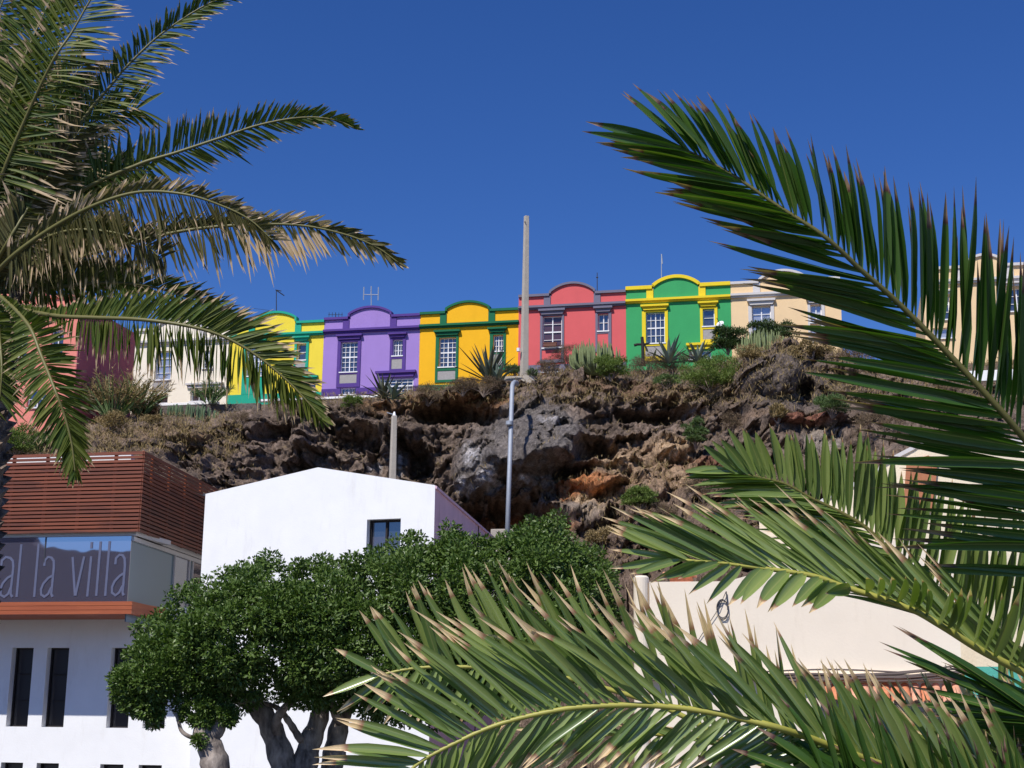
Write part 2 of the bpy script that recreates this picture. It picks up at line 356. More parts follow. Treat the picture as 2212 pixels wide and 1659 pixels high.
blend((.115, .095, .088), ell(1700, 830, 110, 70)*.8); blend((.165, .148, .142), ell(1150, 950, 130, 90)*.85); blend((.165, .148, .142), ell(1030, 1015, 60, 60)*.7); blend((.42, .28, .17), ell(1410, 1010, 130, 65)*.6); blend((.30, .20, .12), ell(1500, 850, 120, 20)*.5)
pg = [(1022, 990, 26, 26), (1005, 1050, 28, 20), (1060, 1035, 22, 30), (1180, 917, 26, 16), (855, 1000, 8, 34), (1125, 1035, 16, 14), (795, 1010, 18, 14)]
for e in pg: blend((.62, .59, .61), ell(*e, soft=1.1)*(.6+.5*np.clip(FI, -1, 1)))
base = np.clip(base, .015, .9)
idx = np.arange(nr*nu).reshape(nr, nu)
Fq = np.stack([idx[:-1, :-1], idx[:-1, 1:], idx[1:, 1:], idx[1:, :-1]], -1).reshape(-1, 4)
m, t, b = newmat('volcanic rock'); at = nd(t, 'ShaderNodeAttribute', attribute_name='rock')
tc = nd(t, 'ShaderNodeTexCoord'); n1 = nd(t, 'ShaderNodeTexNoise'); n1.inputs['Scale'].default_value = 2.4; n1.inputs['Detail'].default_value = 12; n1.inputs['Roughness'].default_value = .78
t.links.new(tc.outputs['Object'], n1.inputs[0]); mr = nd(t, 'ShaderNodeMapRange'); mr.inputs[1].default_value = .33; mr.inputs[2].default_value = .67; mr.inputs[3].default_value = .45; mr.inputs[4].default_value = 1.75
t.links.new(n1.outputs[0], mr.inputs[0]); ml = nd(t, 'ShaderNodeVectorMath', operation='SCALE'); t.links.new(at.outputs['Color'], ml.inputs[0]); t.links.new(mr.outputs[0], ml.inputs['Scale'])
n9 = nd(t, 'ShaderNodeTexNoise'); n9.inputs['Scale'].default_value = 11; n9.inputs['Detail'].default_value = 6; n9.inputs['Roughness'].default_value = .8; t.links.new(tc.outputs['Object'], n9.inputs[0])
r9 = nd(t, 'ShaderNodeMapRange'); r9.inputs[1].default_value = .35; r9.inputs[2].default_value = .65; r9.inputs[3].default_value = .62; r9.inputs[4].default_value = 1.45; t.links.new(n9.outputs[0], r9.inputs[0])
s9 = nd(t, 'ShaderNodeVectorMath', operation='SCALE'); t.links.new(ml.outputs[0], s9.inputs[0]); t.links.new(r9.outputs[0], s9.inputs['Scale'])
t.links.new(s9.outputs[0], b.inputs['Base Color']); b.inputs['Roughness'].default_value = .9; b.inputs['Specular IOR Level'].default_value = .2
vo = nd(t, 'ShaderNodeTexVoronoi'); vo.inputs['Scale'].default_value = 1.9; vo.feature = 'F1'
n4 = nd(t, 'ShaderNodeTexNoise'); n4.inputs['Scale'].default_value = 1.5; n4.inputs['Detail'].default_value = 4
mv = nd(t, 'ShaderNodeVectorMath', operation='ADD'); t.links.new(tc.outputs['Object'], mv.inputs[0]); t.links.new(n4.outputs['Color'], mv.inputs[1]); t.links.new(tc.outputs['Object'], n4.inputs[0]); t.links.new(mv.outputs[0], vo.inputs[0])
ad = nd(t, 'ShaderNodeMath', operation='ADD'); t.links.new(n1.outputs[0], ad.inputs[0]); t.links.new(vo.outputs[0], ad.inputs[1])
bp = nd(t, 'ShaderNodeBump'); bp.inputs['Strength'].default_value = 1; bp.inputs['Distance'].default_value = .30; t.links.new(ad.outputs[0], bp.inputs['Height']); t.links.new(bp.outputs[0], b.inputs['Normal'])
M['rock'] = m
cliff = npmesh('cliff', ALL.reshape(-1, 3), Fq, m, colors=base.reshape(-1, 3), cname='rock'); cliff['kind'] = 'structure'
# look-up of the ground's depth under a pixel
TV = W.reshape(-1, 3); q = (TV-np.array(CAM)) @ RmN; TPX = CX+FPX*q[:, 0]/-q[:, 2]; TPY = CY-FPX*q[:, 1]/-q[:, 2]
TVa = ALL.reshape(-1, 3); q = (TVa-np.array(CAM)) @ RmN; TPXa = CX+FPX*q[:, 0]/-q[:, 2]; TPYa = CY-FPX*q[:, 1]/-q[:, 2]
def gY(x, y):
    d = (TPXa-x)**2+(TPYa-y)**2; k = np.where(d < 36)[0]
    if len(k) == 0: k = np.array([d.argmin()])
    return float(TVa[k, 1].min())

# ================================================================== terrace houses
def facade(p0, ex=HEX, n=HN):
    F = frame(p0, ex, n)
    def L(x, y):
        q = onplane(x, y, Vector(p0), n)-Vector(p0); return q.dot(ex), q.z+p0[2]
    return F, L
def arc(s0, s1, z0, z1, n=14):
    """points of an arch from (s0, z0) up to crown z1 and down to (s1, z0)"""
    h = z1-z0; w = (s1-s0)/2; R = (w*w+h*h)/(2*h); c = (s0+s1)/2; zc = z1-R; a0 = math.asin(w/R)
    return [(c+R*math.sin(a), zc+R*math.cos(a)) for a in np.linspace(-a0, a0, n)]
def window(root, F, s0, s1, z0, z1, rec, nx=2, nz=3, pane='pane', fr='winwhite', trans=None, sill=True, grid=None, thick=.06):
    b = MB(); o0, o1 = -rec, -rec+.05
    b.box(F, s0, s0+thick, o0, o1, z0, z1); b.box(F, s1-thick, s1, o0, o1, z0, z1)
    b.box(F, s0+thick, s1-thick, o0, o1, z0, z0+thick); b.box(F, s0+thick, s1-thick, o0, o1, z1-thick, z1)
    for i in range(1, nx):
        c = s0+(s1-s0)*i/nx; t_ = thick*.5 if (nx % 2 == 0 and i == nx//2) else .013
        b.box(F, c-t_, c+t_, o0+.004, o1+.004, z0+thick, z1-thick)
    for j in range(1, nz):
        c = z0+(z1-z0)*j/nz; t_ = .014
        if trans and j == trans: t_ = .038
        b.box(F, s0+thick, s1-thick, o0+.008, o1+.008, c-t_, c+t_)
    f = b.build('window', M[fr], root)
    MB().box(F, s0+.01, s1-.01, -rec-.03, -rec-.01, z0+.01, z1-.01).build('pane', M[pane], f)
    if sill: MB().box(F, s0-.05, s1+.05, -rec+.051, .10, z0-.07, z0-.003).build('sill', M[fr], f)
    return f
def house(name, label, p0, x0, x1, ypar, ycor, xa0, xa1, yspr, ytop, ybase, wallm, trimm, wins, hoods=(), panels=(), plinth=None, pils=True, pilm=None, cap=.13, group='coloured terrace houses on the cliff top', body=9, sidem=None, extra=None):
    """pixel measures on the facade plane; ypar and ycor are read at x0"""
    F, L = facade(p0)
    s0 = L(x0, ycor)[0]; s1 = L(x1, ycor)[0]; zp = L(x0, ypar)[1]; zc = L(x0, ycor)[1]; zb = L((x0+x1)/2, ybase)[1]-1.2
    a0, a1 = L(xa0, yspr)[0], L(xa1, yspr)[0]; zs = L(xa0, yspr)[1]; zt = L((xa0+xa1)/2, ytop)[1]
    root = empty(name, F((s0+s1)/2, 0, zb), label, 'house', group)
    W_ = []; rects = []
    for w_ in wins:
        xl, xr, yt, ybm = w_[:4]; sl_, zt_ = L(xl, yt); sr_, zb_ = L(xr, (yt+ybm)/2)[0], L((xl+xr)/2, ybm)[1]
        zt_ = L((xl+xr)/2, yt)[1]; sl_ = L(xl, yt)[0]; sr_ = L(xr, yt)[0]; rects.append((sl_, sr_, zb_, zt_))
    wb = MB(); wb.holes(F, s0, s1, zb, zc, rects, .30)
    wb.add([F(s0, 0, zb), F(s0, 0, zc), F(s0, -body, zc), F(s0, -body, zb)], [(0, 1, 2, 3)]); wb.add([F(s1, 0, zb), F(s1, -body, zb), F(s1, -body, zc), F(s1, 0, zc)], [(0, 1, 2, 3)])
    wb.add([F(s0, -body, zb), F(s0, -body, zc), F(s1, -body, zc), F(s1, -body, zb)], [(0, 1, 2, 3)])
    wb.build('wall', M[wallm], root)
    pts = [(s0, zc), (s0, zp), (a0, zp)]+arc(a0, a1, zs, zt)+[(a1, zp), (s1, zp), (s1, zc)]
    MB().prism(F, pts, -.28, 0).build('parapet', M[wallm], root)
    MB().box(F, s0+.003, s1-.003, -body, -.283, zc-.3, zc-.05).build('roof', M['roofgrey'], root)
    # coping along the parapet and over the arch
    c = MB(); c.box(F, s0, a0-.09, -.34, .14, zp-.02, zp+cap); c.box(F, a1+.09, s1, -.34, .14, zp-.02, zp+cap)
    A = arc(a0-.05, a1+.05, zs, zt+.02, 18); c.strip(F, [(a0-.05, zp+cap)]+A+[(a1+.05, zp+cap)], cap, -.34, .12)
    c.build('coping', M[trimm], root)
    c = MB(); c.box(F, s0, s1, .002, .24, zc-.03, zc+.10); c.box(F, s0, s1, .002, .13, zc-.13, zc-.03); c.build('cornice', M[trimm], root)
    if pils:
        for a, e in ((a0-.42, a0-.02), (a1+.02, a1+.42)): MB().box(F, a, e, .002, .06, zc+.10, zp-.022).build('pilaster', M[pilm or trimm], root)
    for w_, r in zip(wins, rects):
        k = w_[4]
        window(root, F, *r, k.get('rec', .2), k.get('nx', 4), k.get('nz', 6), k.get('pane', 'pane'), 'winwhite', k.get('trans'))
    for (xl, xr, yt, ybm) in hoods:
        a, e = L(xl, yt)[0], L(xr, yt)[0]; z1 = L((xl+xr)/2, yt)[1]; z0 = L((xl+xr)/2, ybm)[1]; h = z1-z0
        c = MB(); c.box(F, a, e, .003, .26, z1-h*.38, z1); c.prism(F, [(a+.06, z1-h*.38), (e-.06, z1-h*.38), (e-.16, z0), (a+.16, z0)], .003, .15); c.build('window_hood', M[trimm], root)
    for pn in panels:                                      # surround: (xl, xr, ytop, ybot, [inner rects]) or filled panel
        if pn[0] == 'sur':
            _, xl, xr, yt, yb_, inner = pn
            a, e = L(xl, yt)[0], L(xr, yt)[0]; z1 = L((xl+xr)/2, yt)[1]; z0 = L((xl+xr)/2, yb_)[1]
            inn = [(L(i[0], i[2])[0], L(i[1], i[2])[0], L((i[0]+i[1])/2, i[3])[1], L((i[0]+i[1])/2, i[2])[1]) for i in inner]
            c = MB(); c.holes(F, a, e, z0, z1, inn, .058, o=.06)
            c.add([F(a, .06, z0), F(a, .06, z1), F(a, 0, z1), F(a, 0, z0)], [(0, 1, 2, 3)]); c.add([F(e, .06, z0), F(e, 0, z0), F(e, 0, z1), F(e, .06, z1)], [(0, 1, 2, 3)])
            c.build('window_surround', M[trimm], root)
        else:
            _, xl, xr, yt, yb_, mm = pn
            a, e = L(xl, yt)[0], L(xr, yt)[0]; z1 = L((xl+xr)/2, yt)[1]; z0 = L((xl+xr)/2, yb_)[1]
            MB().box(F, a, e, .004, .03, z0, z1).build('wall_panel', M[mm], root)
    if plinth:
        z1 = L((x0+x1)/2, plinth[0])[1]
        cuts = sorted([(L(u, plinth[0])[0], L(v, plinth[0])[0]) for u, v in plinth[1]]); a = s0; c = MB()
        for u, v in cuts+[(s1+.003, 0)]: MB().box(F, a, u-.003, .003, .05, zb, z1).build('plinth', M[trimm], root); a = v+.003
    return root, F, L
M['yel'] = plaster('lemon yellow paint', (.84, .66, .06), .04, .12); M['teal'] = plaster('sea green trim', (.02, .36, .24), .06, .12)
M['pur'] = plaster('lilac paint', (.34, .22, .56), .04, .12); M['purt'] = plaster('violet trim', (.095, .05, .25), .08, .12)
M['gold'] = plaster('golden yellow paint', (.88, .46, .015), .04, .12); M['gret'] = plaster('bottle green trim', (.015, .14, .065), .08, .12)
M['pink'] = plaster('raspberry pink paint', (.66, .12, .125), .04, .12); M['grytrim'] = plaster('blue grey trim', (.17, .16, .22), .06, .12)
M['grn'] = plaster('emerald paint', (.045, .34, .12), .05, .12); M['yelt'] = plaster('yellow trim', (.80, .60, .03), .04, .12)
M['peach'] = plaster('peach paint', (.80, .58, .34), .04, .12); M['whtrim'] = plaster('off white trim', (.60, .57, .56), .04, .12)
M['ivory'] = plaster('ivory paint', (.86, .78, .64), .04, .12); M['salmon'] = plaster('salmon paint', (.74, .25, .20), .05, .12); M['salmonshade'] = plaster('salmon paint with shade put in', (.56, .15, .18), .08, .15)  # side wall material: salmon house's shaded side, shade put in as darker red
p0 = ROW0
big = dict(nx=4, nz=6, trans=3); sml = dict(nx=4, nz=3)
house('terrace_house', 'ivory terrace house with a dark ground floor opening, left of the lemon yellow one', p0, 292, 497, 716, 742, 345, 432, 703, 686, 872, 'ivory', 'whtrim',
      [(337, 372, 758, 820, dict(nx=2, nz=4, pane='lightpane', rec=.25)), (329, 363, 852, 871, dict(nx=2, nz=1)), (412, 460, 840, 866, dict(nx=3, nz=1, rec=.28)), (440, 460, 757, 795, sml)],
      [(404, 484, 828, 838)], [('p', 330, 365, 827, 845, 'greypanel')])
house('terrace_house', 'lemon yellow terrace house with sea green trim behind the drooping palm frond', p0, 497, 700, 705.5, 729, 553, 638, 689.6, 675.4, 868, 'yel', 'teal',
      [(533, 569, 748, 812, dict(nx=4, nz=6, trans=3, pane='lightpane')), (642, 662.3, 742, 777.4, dict(nx=1, nz=2, rec=.25)), (640, 682, 828, 846, dict(nx=3, nz=2))],
      [(524, 577, 733, 743), (634.4, 671, 727.8, 736.5), (632, 688, 813, 824)],
      [('sur', 527, 573, 744, 852, [(533, 569, 748, 812)]), ('sur', 637, 668, 737.5, 812, [(642, 662.3, 742, 777.4), (638.5, 660, 783.5, 804)]), ('p', 638.5, 660, 783.5, 804, 'greypanel'), ('p', 530, 568, 822, 840, 'greypanel')], plinth=(850, [(640, 682)]))
house('terrace_house', 'lilac terrace house with violet trim, between the lemon yellow and the golden one', p0, 700, 907, 691.8, 717.5, 756.2, 842.9, 678.7, 664, 853, 'pur', 'purt',
      [(737, 773.7, 738.3, 803.1, big), (735.5, 769, 837.5, 852, dict(nx=4, nz=1)), (848.8, 870.6, 733.3, 768.2, sml), (818.2, 893.1, 818.4, 849, dict(nx=6, nz=4, trans=2, rec=.1))],
      [(728.3, 784, 723.4, 733.7), (840, 880.2, 720.2, 729.3), (813, 899.7, 802, 815.1)],
      [('sur', 730.5, 780.7, 734.5, 836.5, [(737, 773.7, 738.3, 803.1), (734, 771, 808.6, 828.2)]), ('sur', 843.6, 877.2, 730, 801.5, [(848.8, 870.6, 733.3, 768.2), (846.2, 869.1, 775.2, 797.2)]),
       ('p', 734, 771, 808.6, 828.2, 'greypanel'), ('p', 846.2, 869.1, 775.2, 797.2, 'greypanel')], plinth=(837, [(735.5, 769), (818.2, 893.1)]))
house('terrace_house', 'golden yellow terrace house with bottle green trim, left of the tall concrete pole', p0, 907, 1121.5, 679.8, 706.5, 966, 1054.8, 667, 652.5, 835, 'gold', 'gret',
      [(949, 986, 729.3, 792.2, big), (1065.7, 1087.6, 723.4, 758.4, sml)],
      [(939, 995.4, 714.3, 724.5), (1054.8, 1096.3, 708.6, 718)],
      [('sur', 942, 991, 725.3, 826, [(949, 986, 729.3, 792.2), (945.5, 984, 800.9, 820.6)]), ('sur', 1058.7, 1093, 718.8, 800, [(1065.7, 1087.6, 723.4, 758.4), (1063.5, 1085, 764.9, 790)]),
       ('p', 945.5, 984, 800.9, 820.6, 'greypanel'), ('p', 1063.5, 1085, 764.9, 790, 'greypanel')], plinth=(829, []), cap=.13)
p1 = ROW0+HN*.12
house('terrace_house', 'raspberry pink terrace house with blue grey trim, right of the tall concrete pole', p1, 1120.5, 1352, 642.6, 667, 1190.2, 1281.9, 630.6, 612, 808, 'pink', 'grytrim',
      [(1172.7, 1214.2, 683, 750.7, dict(nx=2, nz=4, trans=2, pane='curtain', rec=.16)), (1291.7, 1314.6, 677.6, 714.7, dict(nx=2, nz=2)), (1170, 1210, 785, 803, dict(nx=4, nz=1))],
      [(1164.4, 1221.8, 668.4, 679.8), (1283, 1323.8, 663, 674.3)],
      [('sur', 1167.3, 1218.6, 680.6, 784, [(1172.7, 1214.2, 683, 750.7), (1170.5, 1212, 756, 777)]), ('sur', 1286.3, 1320.7, 675, 760, [(1291.7, 1314.6, 677.6, 714.7), (1290.5, 1314, 721, 752)]),
       ('p', 1170.5, 1212, 756, 777, 'pink'), ('p', 1290.5, 1314, 721, 752, 'pink')], plinth=(785.7, [(1170, 1210)]))
house('terrace_house', 'emerald green terrace house with yellow trim, beside the raspberry pink one', p1, 1352, 1578.5, 626.9, 652.5, 1411.9, 1508, 617.5, 597.9, 790, 'grn', 'yelt',
      [(1394.9, 1436, 674.3, 740.9, dict(nx=4, nz=4, trans=2)), (1517.8, 1543.3, 667.3, 704.4, dict(nx=1, nz=2, rec=.2)), (1488, 1536, 757, 775, dict(nx=4, nz=2))],
      [(1384.6, 1445, 659, 670), (1508, 1552, 652.5, 662.3), (1482.9, 1540.7, 742, 755)],
      [('sur', 1386.8, 1442.5, 671, 780, [(1394.9, 1436, 674.3, 740.9), (1394, 1435, 747.5, 770)]), ('sur', 1511.9, 1549.5, 663, 741, [(1517.8, 1543.3, 667.3, 704.4), (1518.4, 1543, 711.4, 733.3)]),
       ('p', 1394, 1435, 747.5, 770, 'greypanel'), ('p', 1518.4, 1543, 711.4, 733.3, 'greypanel')], cap=.19)
house('terrace_house', 'peach terrace house with off white trim, right of the emerald green one', p1, 1578.5, 1816, 614.5, 640, 1642, 1740, 604, 585, 770, 'peach', 'whtrim',
      [(1623.7, 1664.7, 661, 730, dict(nx=2, nz=4, pane='lightpane', rec=.2)), (1750, 1774, 658, 696, dict(nx=2, nz=2, pane='lightpane')), (1750, 1774, 700, 722, dict(nx=2, nz=1, pane='lightpane'))],
      [(1613.9, 1675, 647, 659), (1741, 1784, 645, 655)], [('sur', 1616, 1671.7, 660, 760, [(1623.7, 1664.7, 661, 730)]), ('sur', 1744, 1781, 656, 740, [(1750, 1774, 658, 696), (1750, 1774, 700, 722)])])
pr = P(2000, 700, 76)
house('villa', 'tall peach house on the cliff top at the right edge, behind the upright palm leaflets', pr, 1993, 2330, 584, 612, 2085, 2170, 572, 551, 745, 'peach', 'whtrim',
      [(2020, 2050, 640, 690, dict(nx=2, nz=3)), (2176, 2214, 622, 672, dict(nx=2, nz=3)), (2015, 2060, 708, 730, dict(nx=3, nz=1, pane='lightpane'))],
      [(2010, 2060, 628, 637), (2168, 2222, 610, 619)], group=None)
pl = P(172, 760, 78)
rt, Fl, Ll = house('villa', 'salmon house with a shade-coloured side wall at the left edge, behind the palm crown', pl, -90, 172, 655, 684, -20, 90, 640, 612, 930, 'salmon', 'salmon',
      [(112, 139, 712, 768, dict(nx=2, nz=3, rec=.2)), (35, 62, 714, 770, dict(nx=2, nz=3)), (60, 100, 842, 880, dict(nx=2, nz=2))], group=None, pils=False, body=6.5)
sr = Ll(172, 684)[0]; zt = Ll(172, 655)[1]; zb = Ll(172, 930)[1]-1
MB().box(Fl, sr+.004, sr+.05, -6.5, 0, zb, zt).build('side_wall', M['salmonshade'], rt)
MB().box(Fl, sr+.052, sr+.30, -4.6, -2.2, zb, zt-.6).build('side_bay', M['salmonshade'], rt)

F_, L_ = facade(p1); fa, fb_ = L_(1176, 743), L_(1204, 750)
fbx = empty('window_box', F_(fa[0], .2, fb_[1]), 'brown wooden flower box under the tall window of the pink house', 'flower box')
MB().box(F_, fa[0], fb_[0], .11, .32, fb_[1], fa[1]-.03).build('box', plain('brown box wood', (.14, .05, .03), .7), fbx, bevel=.01)
MB().box(F_, fa[0]-.03, fb_[0]+.03, .09, .34, fa[1]-.027, fa[1]).build('rim', plain('brown rim wood', (.25, .09, .05), .7), fbx)
# white foundation strip and low walls
Fr, Lr = facade(p0)
def lowwall(label, x0, x1, y0, y1, Y, mat, th=.3, name='retaining_wall', cat='wall'):
    pa = P(x0, y1, Y); F, L = facade(pa); s1 = L(x1, (y0+y1)/2)[0]
    o = MB().box(F, 0, s1, -th, 0, L(x0, y1)[1]-.04, L(x0, y0)[1]).build(name, mat, loc=pa, bevel=.02); return tag(o, label, cat)
lowwall('white rendered kerb wall below the lilac and yellow houses', 560, 815, 862.5, 866, 84.9, M['white'])
lowwall('white rendered kerb wall below the ivory house', 300, 470, 873, 877, 85.6, M['white'])
lowwall('dark rubble wall under the white kerb of the ivory house', 345, 560, 878, 900, 85.2, plaster('dark rubble', (.13, .11, .10), .5, .8, scale=5))
lowwall('pale low wall on the slope at the right edge', 2095, 2300, 801, 822, 66, M['white'])

# ================================================================== roof aerials, poles, pipe
def aerial(x, ytop, ybot, Y, kind, label):
    a, b_ = P(x, ybot, Y), P(x, ytop, Y); h = (b_-a).length
    r = empty('roof_aerial', a, label, 'aerial', 'aerials on the terrace roofs'); mm = M['metal'] if kind in (1, 3) else M['darkmetal']
    MB().tube([a, b_], [.035, .025], 6).build('mast', mm, r)
    c = MB()
    if kind == 0:
        c.tube([b_+Vector((-.05, 0, 0)), b_+Vector((.5, .1, -.35))], .035, 5); c.tube([b_+Vector((0, 0, -.02)), b_+Vector((.3, .1, -.05))], .03, 5); c.tube([a+Vector((-1.5, 0, .7)), a+Vector((.2, 0, .5))], .014, 4)
    if kind == 1:
        c.tube([b_+Vector((-.45, 0, -.5)), b_+Vector((.45, 0, -.5))], .03, 5)
        for dx in (-.45, 0, .45): c.tube([b_+Vector((dx, 0, -.85 if dx else -.5)), b_+Vector((dx, 0, 0 if dx else .05))], .035, 5)
    if kind == 2:
        for dx in (-.4, -.2, 0, .2, .4): c.tube([b_+Vector((dx, 0, -.28)), b_+Vector((dx, 0, 0))], .02, 4)
        c.tube([b_+Vector((-.45, 0, -.14)), b_+Vector((.45, 0, -.14))], .02, 4)
    if kind == 3: c.tube([b_, b_+Vector((.04, 0, -.6))], .04, 5)
    if kind == 4: c.tube([b_+Vector((-.06, 0, -.3)), b_+Vector((.06, 0, -.3))], .04, 5); c.tube([a+Vector((-.5, 0, .3)), a+Vector((.1, 0, .35))], .02, 5)
    c.build('antenna', mm, r)
aerial(597, 626, 690, 90, 0, 'dark aerial mast with a bent tip above the lemon yellow house')
aerial(802, 620, 680, 89, 1, 'pale fork shaped aerial above the arch of the lilac house')
aerial(725, 675, 700, 89, 2, 'small comb aerial on the roof between the yellow and lilac houses')
aerial(1290, 589, 650, 86, 4, 'thin dark aerial mast on the raspberry pink house')
aerial(1429, 549, 620, 85, 3, 'pale thin rod aerial on the emerald green house')

def sqpole(name, label, x0, x1, yt, ybm, xb0, xb1, Y, mat):
    a, b_ = P((xb0+xb1)/2, ybm, Y), P((x0+x1)/2, yt, Y); wt = (x1-x0)/FPX*Y/1.3; wb = (xb1-xb0)/FPX*Y/1.3; rt = empty(name, a, label, 'pole')
    def ring(p, w_): return [p+Vector((math.cos(t_), math.sin(t_), 0))*w_*.707 for t_ in [rad(45+22+90*k) for k in range(4)]]
    q = ring(a-Vector((0, 0, 1.5)), wb)+ring(b_, wt); MB().add(q, [(0, 3, 2, 1), (4, 5, 6, 7)]+[(k, (k+1) % 4, (k+1) % 4+4, k+4) for k in range(4)]).build('shaft', mat, rt, bevel=.02)
    return rt, a, b_, wt
rt, a, b_, wt = sqpole('utility_pole', 'tall tapering concrete pole standing between the golden and pink houses', 1131, 1143.5, 467, 817, 1121.5, 1142.5, 79, M['concretepole'])
MB().tube([b_+Vector((-.08, -.25, -.4)), b_+Vector((-.08, .2, -.4))], .03, 6).build('bolt', M['darkmetal'], rt)
MB().tube([P(1120, 752, 78.8), P(1120, 759, 78.8)], .10, 10).build('insulator', M['winwhite'], rt)
rt, a, b_, wt = sqpole('utility_pole', 'short concrete pole rising behind the white gabled building', 845, 858.5, 898, 1045, 838, 857, 58, M['concretepole'])
MB().tube([b_+Vector((0, 0, -.02)), b_+Vector((0, 0, .16))], [.08, .03], 8).build('insulator', M['winwhite'], rt)
MB().tube([b_+Vector((-.30, 0, .12)), b_+Vector((-.02, 0, .05))], .02, 6).build('bracket', M['metal'], rt)
c = empty('drain_pipe', P(1096, 1150, 67), 'grey metal pipe with a bent top standing before the dark rock face', 'pipe')
pp = [P(1096, 1150, 67), P(1101.5, 990, 68.5), P(1106, 850, 70), P(1106.6, 834, 70.2), P(1108.5, 828, 70.5), P(1112, 825.5, 71), P(1116, 827, 72.5), P(1117, 830, 75)]
MB().tube(pp, [.11]*8, 12).build('pipe', M['metal'], c, smooth=True)
MB().tube([P(1100.2, 918, 69.1), P(1100.8, 910, 69.1)], .17, 12).build('collar', M['metal'], c)
MB().tube([P(1095, 919, 69), P(1101, 919, 69)], .06, 8).build('bracket', M['darkmetal'], c)
tag(MB().box(frame(P(1062, 1143, 67.5), HEX, HN), 0, 1.1, -1.0, 0.2, P(0, 1162, 67)[2]-3, P(1062, 1144, 67.5)[2]).build('concrete_plinth', M['concrete'], loc=P(1062, 1143, 67.5), bevel=.03), 'concrete block at the foot of the grey pipe', 'plinth')
tag(MB().box(frame(P(1084, 816, 79.3), HEX, HN), 0, 1.9, -1.2, 0.4, P(1084, 838, 79.3)[2], P(1084, 817, 79.3)[2]).build('concrete_plinth', M['concrete'], loc=P(1084, 816, 79.3), bevel=.03), 'concrete slab at the foot of the tall pole on the cliff edge', 'plinth')
# satellite dish
d0 = P(1556, 700, 80.5); r = empty('satellite_dish', d0, 'small white satellite dish beside the dark shrub before the green house', 'dish')
b = MB(); ax = Vector((-.5, -.7, .5)).normalized(); u = ax.cross(Vector((0, 0, 1))).normalized(); v = ax.cross(u); q = [d0]; fs = []
for i, rr in enumerate((.09, .17, .22)): q += [d0+ax*(rr*rr*.5)+(u*math.cos(a)+v*math.sin(a))*rr for a in [2*math.pi*k/18 for k in range(18)]]
fs = [(0, 1+k, 1+(k+1) % 18) for k in range(18)]
for i in range(2): fs += [(1+i*18+k, 1+(i+1)*18+k, 1+(i+1)*18+(k+1) % 18, 1+i*18+(k+1) % 18) for k in range(18)]
b.add(q, fs).build('reflector', M['winwhite'], r, smooth=True)
MB().tube([d0, d0+ax*.5], .02, 6).tube([d0, d0-Vector((0, 0, .9))], .03, 6).build('arm', M['darkmetal'], r)
# ================================================================== slatted building, lower left
B0 = P(300, 1148, 45); F, L = facade(B0)
BD = Vector((.113, .994, 0)).normalized()                       # the way its right side runs back
z_top, z_sl, z_lt, z_lb = L(314.5, 973)[1], L(300, 1148)[1], L(285, 1298)[1], L(282, 1326)[1]
sc_ = L(300, 1148)[0]; SL = L(-260, 1150)[0]
b1 = empty('cultural_centre', F(-6, -4, 0), 'white building with red timber slats and a lettered glass band, lower left', 'building')
def wood(name, c1, c2):
    m, t, b = newmat(name); tc = nd(t, 'ShaderNodeTexCoord')
    at = nd(t, 'ShaderNodeObjectInfo')
    mp = nd(t, 'ShaderNodeMapping'); mp.inputs['Scale'].default_value = (.55, .55, 8.2); t.links.new(tc.outputs['Object'], mp.inputs[0])
    v = nd(t, 'ShaderNodeTexVoronoi'); v.inputs['Scale'].default_value = 1.0; t.links.new(mp.outputs[0], v.inputs[0])
    sp = nd(t, 'ShaderNodeSeparateColor'); t.links.new(v.outputs['Color'], sp.inputs[0])
    mp2 = nd(t, 'ShaderNodeMapping'); mp2.inputs['Scale'].default_value = (1.5, 1.5, 40); t.links.new(tc.outputs['Object'], mp2.inputs[0])
    n = nd(t, 'ShaderNodeTexNoise'); n.inputs['Scale'].default_value = 2; n.inputs['Detail'].default_value = 7; t.links.new(mp2.outputs[0], n.inputs[0])
    mx = nd(t, 'ShaderNodeMix', data_type='RGBA'); mx.inputs['A'].default_value = rgb(c1); mx.inputs['B'].default_value = rgb(c2)
    a = nd(t, 'ShaderNodeMath', operation='MULTIPLY_ADD'); a.inputs[1].default_value = .6; t.links.new(n.outputs[0], a.inputs[0]); 
    a2 = nd(t, 'ShaderNodeMath', operation='MULTIPLY'); a2.inputs[1].default_value = .6; t.links.new(sp.outputs[0], a2.inputs[0]); t.links.new(a2.outputs[0], a.inputs[2])
    t.links.new(a.outputs[0], mx.inputs['Factor']); t.links.new(mx.outputs['Result'], b.inputs['Base Color']); b.inputs['Roughness'].default_value = .55
    bp = nd(t, 'ShaderNodeBump'); bp.inputs['Strength'].default_value = .2; bp.inputs['Distance'].default_value = .02; t.links.new(n.outputs[0], bp.inputs['Height']); t.links.new(bp.outputs[0], b.inputs['Normal'])
    return m
M['wood'] = wood('red brown slats', (.070, .021, .014), (.25, .066, .028)); M['woodl'] = wood('orange brown boards', (.26, .055, .02), (.42, .11, .035)); M['backing'] = plain('dark backing', (.02, .015, .015), .8)
Fs = frame(F(sc_, 0, 0), BD, Vector((.994, -.113, 0)))          # right side: s runs back, o outwards to the right
N = 21; pitch = (z_top-z_sl)/N; D1 = 17
a_, c_ = MB(), MB()
for k in range(N):
    z = z_sl+k*pitch; h = pitch*.66
    if k == N-1: h = pitch*.8
    a_.box(F, SL, sc_-.02, -.03, .02, z, z+h); c_.box(Fs, 0, D1, -.03, .02, z, z+h)
a_.build('slat_screen', M['wood'], b1); c_.build('slat_screen', M['wood'], b1)
